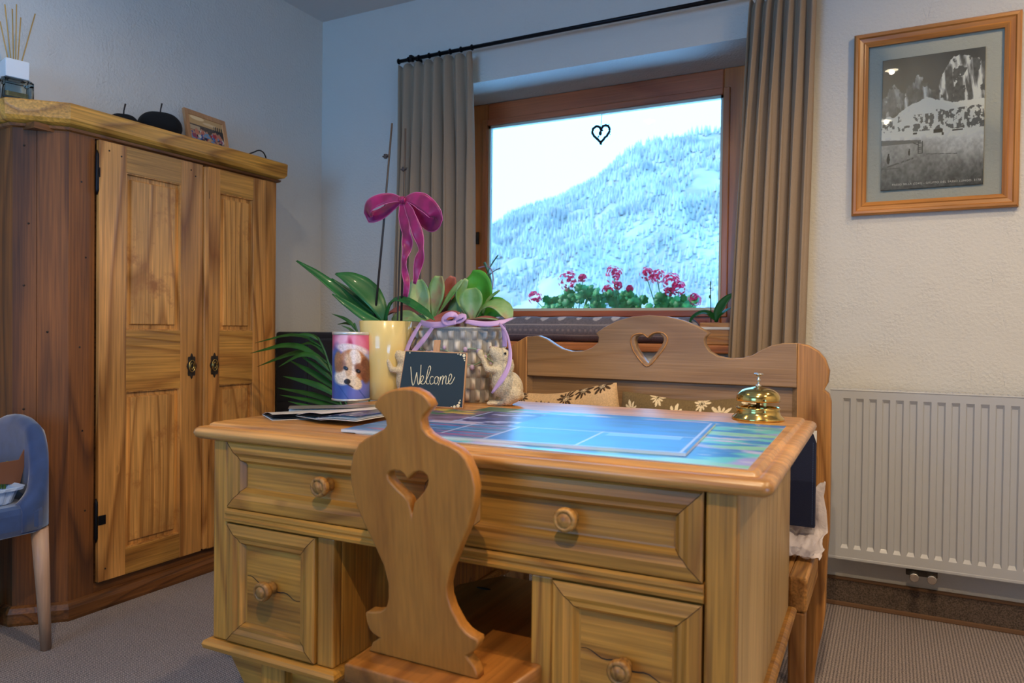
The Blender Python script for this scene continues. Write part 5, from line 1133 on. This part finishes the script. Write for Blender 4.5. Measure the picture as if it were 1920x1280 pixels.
# orchid pot with its leaves and dark stakes
f_ = az(722, 751, ZD); d_ = Vector((f_.x-CAM.x, f_.y-CAM.y, 0)).normalized(); PC = f_ + d_*.058; ZR = ay(716, 601, PC.y-.05).z
OP = thing('orchid_pot', 'cream glazed pot with a leafless-stemmed orchid and dark stakes on the desk', 'plant', (PC.x, PC.y, ZD))
part('pot', MB().lathe([(.050, 0), (.053, .002), (.057, .05), (.064, .12), (.0715, ZR-ZD-.001), (.0705, ZR-ZD), (.068, ZR-ZD-.002), (.062, .12), (.05, .10)], (PC.x, PC.y, ZD), 64), M['cream'], OP)
part('potting_bark', MB().lathe([(.061, .125), (.063, ZR-ZD-.018), (.03, ZR-ZD-.012), (.001, ZR-ZD-.010)], (PC.x, PC.y, ZD), 32), M['soil'], OP)
PY = PC.y
k = 1/1377.6*2.03
leafp('leaf', OP, [(722, 606), (690, 590), (650, 560), (600, 518), (556, 489)], PY, [4*k, 9*k, 12*k, 11*k, 8*k, 2*k], M['orleaf'], nrm=(-.45, -.35, 1), fold=.35)
leafp('leaf', OP, [(722, 606, .01), (712, 575), (690, 545), (655, 520), (629, 513)], PY, [5*k, 15*k, 21*k, 20*k, 13*k, 2*k], M['orleaf'], nrm=(.55, -1, .75), fold=.2, n=20)
leafp('leaf', OP, [(718, 608), (690, 598), (665, 580), (623, 551)], PY-.02, [4*k, 9*k, 8*k, 6*k, 1*k], M['orleaf'], nrm=(-.2, -.8, .7))
leafp('leaf', OP, [(716, 606), (700, 588), (670, 560), (622, 522)], PY+.03, [4*k, 10*k, 9*k, 6*k, 1*k], M['orleaf'], nrm=(.1, -.8, .7))
leafp('leaf', OP, [(722, 606), (728, 585), (736, 562), (760, 562), (795, 585, -.03), (815, 600, -.05)], PY, [5*k, 11*k, 10*k, 9*k, 8*k, 1*k], M['orleaf'], nrm=(0, -.5, 1), fold=.3)
def stake(px0, py0, px1, py1, name, clip, dy=0):
    a, b = ay(px0, py0, PY+dy), ay(px1, py1, PY+dy-.02); s_ = part(name, MB().tube([a, a.lerp(b, .5)+Vector((.002, 0, 0)), b], [.0034, .003, .0026], 8), M['stem'], OP)
    c = ay(clip[0], clip[1], PY+dy-.017); part('stake_clip', MB().box(c.x-.009, c.x+.006, c.y-.003, c.y+.003, c.z-.002, c.z+.002, 0, .001).tube([c+Vector((.006, 0, -.003)), c+Vector((.010, 0, .004))], .0022, 6).box(c.x-.004, c.x+.004, c.y-.004, c.y+.004, c.z-.006, c.z+.006, 0, .001), M['stem'], s_)
stake(701, 615, 735, 231, 'stake', (723, 293)); stake(752, 615, 760, 241, 'stake', (757, 317), .01)
part('flower_stem', MB().tube(smooth_open([ay(745, 612, PY), ay(748, 520, PY), ay(751, 440, PY), ay(756, 378, PY)], 2), .0024, 7), M['stem'], OP)
def bow():
    Y = PY-.035; t = thing('ribbon_bow', 'magenta satin bow with long tails tied to the orchid stake', 'bow', tuple(ay(757, 375, Y)))
    def S(px, hw, nrm, nm, n=30, wavy=.08):
        m = MB(); strip(m, [ay(p[0], p[1], Y+(p[2] if len(p) > 2 else 0)) for p in px], [x*k for x in hw], nrm, n, 0, 7, wavy=wavy); part(nm, m, M['magenta'], t, solid=.0008, fix=False)
        for e in (0, 6):
            b = [Vector(m.v[i*7+e]) for i in range(n)]; part('ribbon_edge', MB().tube(b, .0009, 5), M['magpale'], t.children[-1])
    F = [(.1, -1, .25), (-.3, -1, .5), (-1, -.5, .1), (-.2, -1, -.4), (.1, -1, -.3)]
    S([(752, 374), (735, 370, -.01), (712, 374, -.02), (692, 384, -.025), (687, 397, -.012), (693, 408, .01), (712, 403, .02), (734, 388, .015), (752, 377, .005)], [4, 9, 12, 13, 11, 12, 12, 8, 4], (0, -1, .15), 'loop')
    S([(758, 374), (775, 370, -.01), (797, 380, -.022), (815, 398, -.025), (822, 414, -.010), (812, 424, .01), (795, 412, .02), (775, 392, .012), (760, 377, .004)], [4, 11, 15, 14, 12, 13, 13, 8, 4], (0, -1, .15), 'loop')
    S([(753, 380, -.005), (756, 402, -.01), (761, 432, -.012), (765, 462, -.008), (757, 486, -.015), (758, 508, -.01), (764, 530, -.016), (760, 556, -.012)], [4, 9, 10, 10, 5, 6, 5, 5], [(0, -1, 0), (.3, -1, 0), (-.2, -1, 0), (.7, -.7, 0), (-.4, -1, 0), (.6, -.8, 0), (0, -1, 0)], 'tail')
    S([(760, 380, -.006), (769, 398, -.012), (780, 428, -.016), (790, 458, -.012), (789, 476, -.02), (783, 500, -.014), (780, 520, -.016), (777, 532, -.014)], [4, 9, 10, 10, 8, 9, 6, 3], [(0, -1, 0), (-.2, -1, 0), (.3, -1, 0), (-.5, -.8, 0), (.4, -1, 0), (0, -1, 0)], 'tail')
    kn = MB(); c = ay(756, 375, Y-.006); kn.sphere(c, (.0085, .007, .010), 14)
    for i in range(4): kn.tube([c+Vector((-.008+.005*i, -.003, .009)), c+Vector((-.006+.004*i, -.0075, 0)), c+Vector((-.008+.005*i, -.003, -.009))], .0018, 6)
    part('knot', kn, M['magenta'], t)
bow()

# ceramic planter with paddle-leaved succulent
PLY = -1.165; pl0 = ay(858, 690, PLY); PLX = pl0.x; ZPT = ay(858, 613, PLY-.05).z; HP = ZPT-ZD
PT = thing('woven_planter', 'oval basket-weave planter painted with vine and buds, holding a paddle-leaved succulent', 'planter', (PLX, PLY, ZD))
def planter():
    nu, nv = 260, 60; R = []; A_, B_ = .139, .078
    nv = 110
    def G(u, v):
        th = 2*PI*u; rows = v*6.0; k_ = np.floor(rows); f = rows-k_
        return np.maximum(0, np.cos(th*25+(k_ % 2)*PI))**.5*np.maximum(0, np.sin(PI*f))**.7*((v > .02) & (v < .95))
    def P(u, v):
        th = 2*PI*u; s_ = .90+.10*v; d = .0085*float(G(np.float64(u), np.float64(v)))
        return ((A_*s_+d)*math.cos(th), (B_*s_+d)*math.sin(th), HP*v)
    def fn(u, v):
        g = G(u, v)[..., None]; c = np.array([.62, .60, .55])*(1-g) + np.array([.88, .85, .79])*g  # shade between the raised cells painted in as a darker gap colour
        n = fbm(u*30, v*9, 4)[..., None]; c = c*(.85+.3*n); return c*np.where((np.sin(u*900)*.5+.5)[..., None] > .8, .93, 1)
    mb = paint_grid(MB(), P, nu*2, nv, fn)
    part('planter_body', mb, M['paintm'], PT, world=False)
    rim = [[((A_+o)*math.cos(2*PI*i/nu), (B_+o)*math.sin(2*PI*i/nu), z) for i in range(nu)] for o, z in ((.000, HP-.004), (.003, HP), (-.004, HP+.001), (-.008, HP-.005), (-.010, HP-.03))]
    part('planter_rim', MB().rings(rim), M['planter'], PT, world=False)
    part('planter_foot', MB().lathe([(A_*.895, .0), (A_*.895, .003)], (0, 0, 0), 60, sy=B_/A_), M['planter'], PT, world=False)
    for ph, c0 in ((0, .62), (PI, .60)):
        pts = [((A_*.965+.0085)*math.cos(t), (B_*.965+.0085)*math.sin(t), HP*(c0+.10*math.sin(t*5+ph))) for t in np.linspace(PI*.95, 2*PI*1.03, 90)]; part('painted_vine', MB().tube(pts, .0017, 5), M['vine'], PT, world=False)
    b = MB(); rng = random.Random(2)
    for i in range(22):
        th = PI+PI*(i+.5)/22; z = HP*(.60+.13*math.sin(i*2.4)); r_ = .005+.002*rng.random(); b.sphere(((A_*.965+.009)*math.cos(th), (B_*.965+.009)*math.sin(th), z), (r_, r_, r_*1.1), 8)
    part('painted_bud', b, M['bloom'], PT, world=False)['kind'] = 'stuff'
    part('soil', MB().lathe([(.118, HP-.028), (.118, HP-.016)], (0, 0, 0), 40, sy=.53), M['soil'], PT, world=False)
planter()
SU = thing('succulent', 'paddle-leaved succulent with red-tinged green leaves growing in the woven planter', 'plant', (PLX, PLY, ZPT-.016))
LF = [([(806, 600), (795, 575), (784, 553), (783, 524)], [4, 8, 16, 19, 15, 2], 'kal', -.02, (.35, -1, .3)), ([(812, 602), (817, 575), (822, 548), (824, 517)], [4, 8, 15, 18, 15, 2], 'kal', -.01, (-.15, -1, .2)),
 ([(818, 598), (833, 572), (850, 550), (868, 526)], [3, 6, 9, 9, 6, 1], 'kal', -.012, (-.8, -1, .2)), ([(832, 592), (838, 565), (843, 540), (850, 518)], [3, 8, 12, 12, 9, 1], 'kalred', .03, (.2, -1, .1)),
 ([(880, 600), (866, 575), (861, 550), (875, 523)], [3, 6, 8, 8, 5, 1], 'kal', -.012, (.9, -1, .2)), ([(900, 598), (910, 570), (906, 540), (882, 515)], [4, 12, 22, 24, 18, 3], 'kalbright', .035, (-.2, -1, .2)),
 ([(886, 602), (886, 585), (886, 565), (884, 540)], [3, 7, 17, 20, 17, 3], 'kal', -.035, (.1, -1, .25)), ([(890, 600), (903, 578), (925, 570), (945, 578, -.01), (955, 598, -.02)], [3, 8, 12, 14, 13, 3], 'kal', -.025, (.1, -.6, 1)),
 ([(900, 600), (915, 580), (935, 575), (950, 585)], [3, 8, 15, 17, 15, 3], 'kalbright', .01, (.3, -1, .1)), ([(862, 598), (885, 600), (910, 599), (932, 600)], [3, 8, 10, 9, 6, 1], 'kal', -.055, (0, -.05, 1)),
 ([(800, 604), (775, 590), (748, 580), (723, 593)], [3, 10, 14, 13, 9, 2], 'kalred', -.01, (0, -.45, 1)), ([(798, 604), (770, 594), (750, 594), (735, 602)], [3, 6, 10, 12, 9, 2], 'kal', -.04, (0, -.9, .7)),
 ([(795, 604), (815, 600), (838, 594), (862, 590)], [8, 10, 10, 9, 7, 3], 'kalred', -.05, (0, -.8, .6)), ([(905, 590), (912, 565), (925, 552), (937, 544)], [2, 2.5, 2.5, 3, 2.5, 1], 'kal', .0, (0, -1, 0)),
 ([(830, 604), (850, 585), (862, 570), (868, 550)], [3, 10, 14, 13, 9, 1], 'kal', .01, (.1, -1, .3)), ([(850, 604), (838, 590), (835, 575), (842, 556)], [3, 9, 12, 12, 9, 1], 'kalred', .02, (.1, -1, .3)),
 ([(870, 604), (895, 602), (918, 604), (940, 608)], [4, 8, 10, 9, 6, 1], 'kalred', -.05, (0, -.8, .6)), ([(820, 604), (800, 598), (775, 598), (755, 610)], [4, 8, 10, 10, 7, 1], 'kal', -.02, (0, -.6, 1))]
for pts, hw, m_, dy, nr in LF:
    leafp('leaf', SU, pts, PLY+dy, [x*k for x in (hw if max(hw) < 5 else [max(hw)*1.15*q for q in (.2, .28, .45, .72, .93, 1.0, .97, .8, .42)])], M[m_], nrm=nr, fold=.30, n=18, solid=.0024, cross=7)
part('stalk', MB().tube([(PLX, PLY, ZPT-.018), (PLX, PLY, ZPT+.01)], .008, 8), M['kalred'], SU)
def ribbon():
    t = thing('lilac_ribbon', 'pale lilac ribbon with bow looped around the rim of the woven planter', 'ribbon', tuple(ay(850, 600, PLY-.085)))
    Y = PLY-.090
    def S(px, hw, nrm, nm, n=26): m = MB(); strip(m, [ay(p[0], p[1], Y+(p[2] if len(p) > 2 else 0)) for p in px], [x*k*1.2 for x in hw], nrm, n, 0, 4); part(nm, m, M['lilac'], t, solid=.0006, fix=False)
    S([(788, 604, .02), (806, 610, 0), (830, 608, -.005), (855, 604, -.005)], [4, 5, 4.5, 3], (0, -1, .1), 'band')
    S([(852, 604), (838, 606, -.004), (830, 600, -.01), (838, 590, -.012), (850, 588, -.008), (857, 596, 0), (848, 606, .004)], [3, 4, 4.5, 4.5, 4.5, 4, 3], (.2, -1, .5), 'loop')
    S([(852, 604), (866, 600, -.006), (872, 594, -.01), (862, 592, -.004), (852, 602)], [3, 5, 5, 5, 3], (0, -1, .6), 'loop')
    S([(790, 604, .02), (778, 622, 0), (764, 650, -.01), (752, 690, -.012)], [3, 4, 4, 4, 3.5], (-.1, -1, .2), 'tail')
    S([(812, 612), (795, 636, -.01), (772, 662, -.015), (753, 704, -.02)], [3, 4.5, 4.5, 4, 3.5], (-.1, -1, .2), 'tail')
    S([(872, 602), (905, 608), (935, 606, .01), (962, 596, .04)], [3, 4, 4, 4, 1], (0, -1, .3), 'band')
    S([(936, 606, .01), (950, 622, -.005), (957, 652, -.03), (956, 682, -.045), (944, 708, -.062), (922, 737, -.066)], [2, 2, 2, 3.2, 4, 4, 1.5], (-.1, -1, 0), 'tail')
    S([(943, 608, .03), (946, 630, .04), (946, 650, .045)], [3.5, 4, 4, 4], (0, -1, 0), 'tail')
ribbon()
def rabbit(base, rz, s, m, label, crouch=False, vox=.0028):
    t = thing('rabbit_figurine', label, 'figurine', tuple(base), rz, 'rabbit figurines around the woven planter')
    def q(px, py, y=0): return Vector(((px-942)*s/.98, y*s, (757-py)*s))
    S = [('e', q(953, 724), (25*s, 21*s, 31*s), (0, -.25, 0)), ('e', q(938, 708), (19*s, 17*s, 36*s), (0, .1, 0)), ('e', q(934, 690), (15*s, 14*s, 18*s), (0, 0, 0)), ('e', q(937, 668), (18*s, 14*s, 17*s), (0, .5, 0)),
         ('e', q(926, 660), (12*s, 10*s, 11*s), (0, .6, 0)), ('c', q(936, 684), q(937, 672), 13*s, 13*s), ('e', q(972, 739), (8*s, 8*s, 8*s), (0, 0, 0)),
         ('c', q(962, 736, -13), q(950, 748, -14), 15*s, 9*s), ('c', q(962, 736, 13), q(950, 748, 14), 15*s, 9*s), ('c', q(955, 752, -13), q(916, 753.5, -13), 5.5*s, 4.5*s), ('c', q(955, 752, 13), q(916, 753.5, 13), 5.5*s, 4.5*s),
         ('c', q(933, 693, -9), q(913, 691, -11), 8*s, 6.5*s), ('c', q(913, 691, -11), q(901, 666, -9), 6.5*s, 5*s), ('c', q(933, 693, 9), q(913, 688, 11), 8*s, 6.5*s), ('c', q(913, 688, 11), q(899, 664, 9), 6.5*s, 5*s),
         ('e', q(899, 663, -9), (6*s, 5*s, 7*s), (0, .3, 0)), ('e', q(898, 661, 9), (6*s, 5*s, 7*s), (0, .3, 0)), ('e', q(953, 690, -14), (7*s, 3.5*s, 19*s), (0, .12, 0)), ('e', q(953, 690, 14), (7*s, 3.5*s, 19*s), (0, .12, 0)), ('e', q(920, 652), (5*s, 6*s, 4*s), (0, 0, 0))]
    me = blob(S, vox, 3)
    lo = min(v.co.z for v in me.vertices); me.transform(Matrix.Translation((0, 0, -lo)))
    part('rabbit_body', me, m, t, world=False, fix=False)
    for sg in (-1, 1):
        e = q(945, 661, sg*12.2); part('eye', MB().sphere((e.x, e.y, e.z-lo), 2.4*s, 10), M['black'], t, world=False)
    nz = q(917, 650.5); part('nose', MB().sphere((nz.x, nz.y, nz.z-lo), (2.2*s, 3*s, 2*s), 8), M['kalred'], t, world=False)
rb_ = az(940, 760, ZD); rabbit((rb_.x, rb_.y+.012, ZD), math.radians(24), .00138, M['stone'], 'cream resin rabbit standing upright with raised paws against the planter, lilac ribbon on its back')
rb2 = az(893, 748, ZD); rabbit((rb2.x+.03, rb2.y-.002, ZD), math.radians(60), .00085, M['greystone'], 'small grey resin rabbit half hidden between the welcome sign and the cream rabbit')
rb3 = az(800, 752, ZD); rabbit((1.447, -1.275, ZD), math.radians(20), .00125, M['stone'], 'cream resin rabbit mostly hidden behind the welcome sign, its muzzle showing beside the cream pot')
def sign():
    p0, p1 = az(743, 760, ZD), az(868, 766, ZD); U = (p1-p0).normalized(); Z = Vector((0, 0, 1)); Nh = U.cross(Z); tl = math.radians(12); V = (Z*math.cos(tl)-Nh*math.sin(tl)).normalized(); N = U.cross(V)
    t = thing('welcome_sign', 'small tilted chalkboard lettered Welcome with a pale wooden edge, on the desk', 'sign', tuple((p0+p1)/2))
    def Q(px, py): p = ap(px, py, p0, N)-p0; return (p.dot(U), p.dot(V))
    c = [Q(743, 757), Q(868, 766), Q(875.5, 661), Q(760, 656.5)]; c[0] = (0, .0006); c[1] = (c[1][0], .0006)
    part('board', plate(c, [], p0, U, V, .007, .0006), M['pale'], t, fix=False)
    cx_ = sum(q[0] for q in c)/4; cy_ = sum(q[1] for q in c)/4; ci = [(cx_+(q[0]-cx_)*.975, cy_+(q[1]-cy_)*.965) for q in c]
    fc = part('slate_face', plate(ci, [], p0+N*.0008, U, V, .0008, .0001), M['slate'], t, fix=False)
    def W(x, y): q = Q(600+x/4.8, 560+y/4.8); return p0+U*q[0]+V*q[1]+N*.0010
    st = [[(818, 612), (821, 650), (824, 700), (830, 755), (836, 782), (846, 772), (858, 730), (868, 680), (873, 655), (874, 690), (879, 740), (885, 776), (894, 768), (902, 720), (908, 660), (911, 595)],
          [(893, 768), (915, 748), (935, 715), (929, 690), (914, 698), (905, 740), (914, 770), (940, 765)], [(940, 765), (962, 725), (988, 665), (1000, 618), (991, 600), (976, 622), (963, 690), (955, 740), (961, 768), (982, 765)],
          [(1022, 706), (1006, 694), (991, 722), (989, 758), (1004, 773), (1026, 755)], [(1060, 700), (1041, 703), (1029, 735), (1034, 765), (1050, 768), (1065, 745), (1066, 712), (1056, 700), (1074, 716)],
          [(1086, 700), (1081, 740), (1066, 778)], [(1076, 748), (1094, 706), (1108, 690), (1111, 705), (1101, 772)], [(1103, 742), (1120, 706), (1135, 690), (1139, 705), (1131, 758), (1141, 772), (1157, 755)],
          [(1157, 755), (1177, 730), (1189, 697), (1180, 672), (1166, 688), (1155, 735), (1161, 767), (1181, 768), (1201, 735), (1214, 705)]]
    lt = MB()
    for s_ in st: lt.tube(smooth_open([W(*p) for p in s_], 2), .0010, 6)
    part('lettering', lt, M['chalk'], fc)
    for i, (x, y, r_) in enumerate(((1243, 498, 6), (1267, 503, 10), (1297, 512, 15), (1298, 537, 8), (1303, 556, 6), (810, 487, 6), (1183, 972, 6), (1210, 972, 13), (1243, 964, 16), (1254, 937, 11), (1262, 914, 6))):
        o = W(x, y); q = r_/4.8/1377.6*1.85; ring = [[o+U*q*a*math.cos(2*PI*j/16)+V*q*a*math.sin(2*PI*j/16)+N*z for j in range(16)] for a, z in ((1, -.0004), (.95, .0003), (.6, .0006))]
        part('painted_dot', MB().rings(ring, cap1=True), M['chalk'], fc)
    b0 = ap(820, 637, p0-N*.006, N); sd_ = MB(); e = b0 - V*(b0-p0).dot(V)*1.0
    sd_.add([tuple(q+U*a+N*(-.0045*w_)) for w_ in (0, 1) for q, a in ((b0, -.0085), (b0, .0075), (b0-V*.165, .0075), (b0-V*.165, -.0085))], [(0,1,2,3),(7,6,5,4),(0,4,5,1),(1,5,6,2),(2,6,7,3),(3,7,4,0)])
    zz = min(v[2] for v in sd_.v); sd_.v = [(v[0], v[1], v[2]+max(0, ZD+.0005-zz)*(1 if v[2] < ZD+.02 else 0)) for v in sd_.v]
    part('easel_post', sd_, M['pale'], t)
sign()
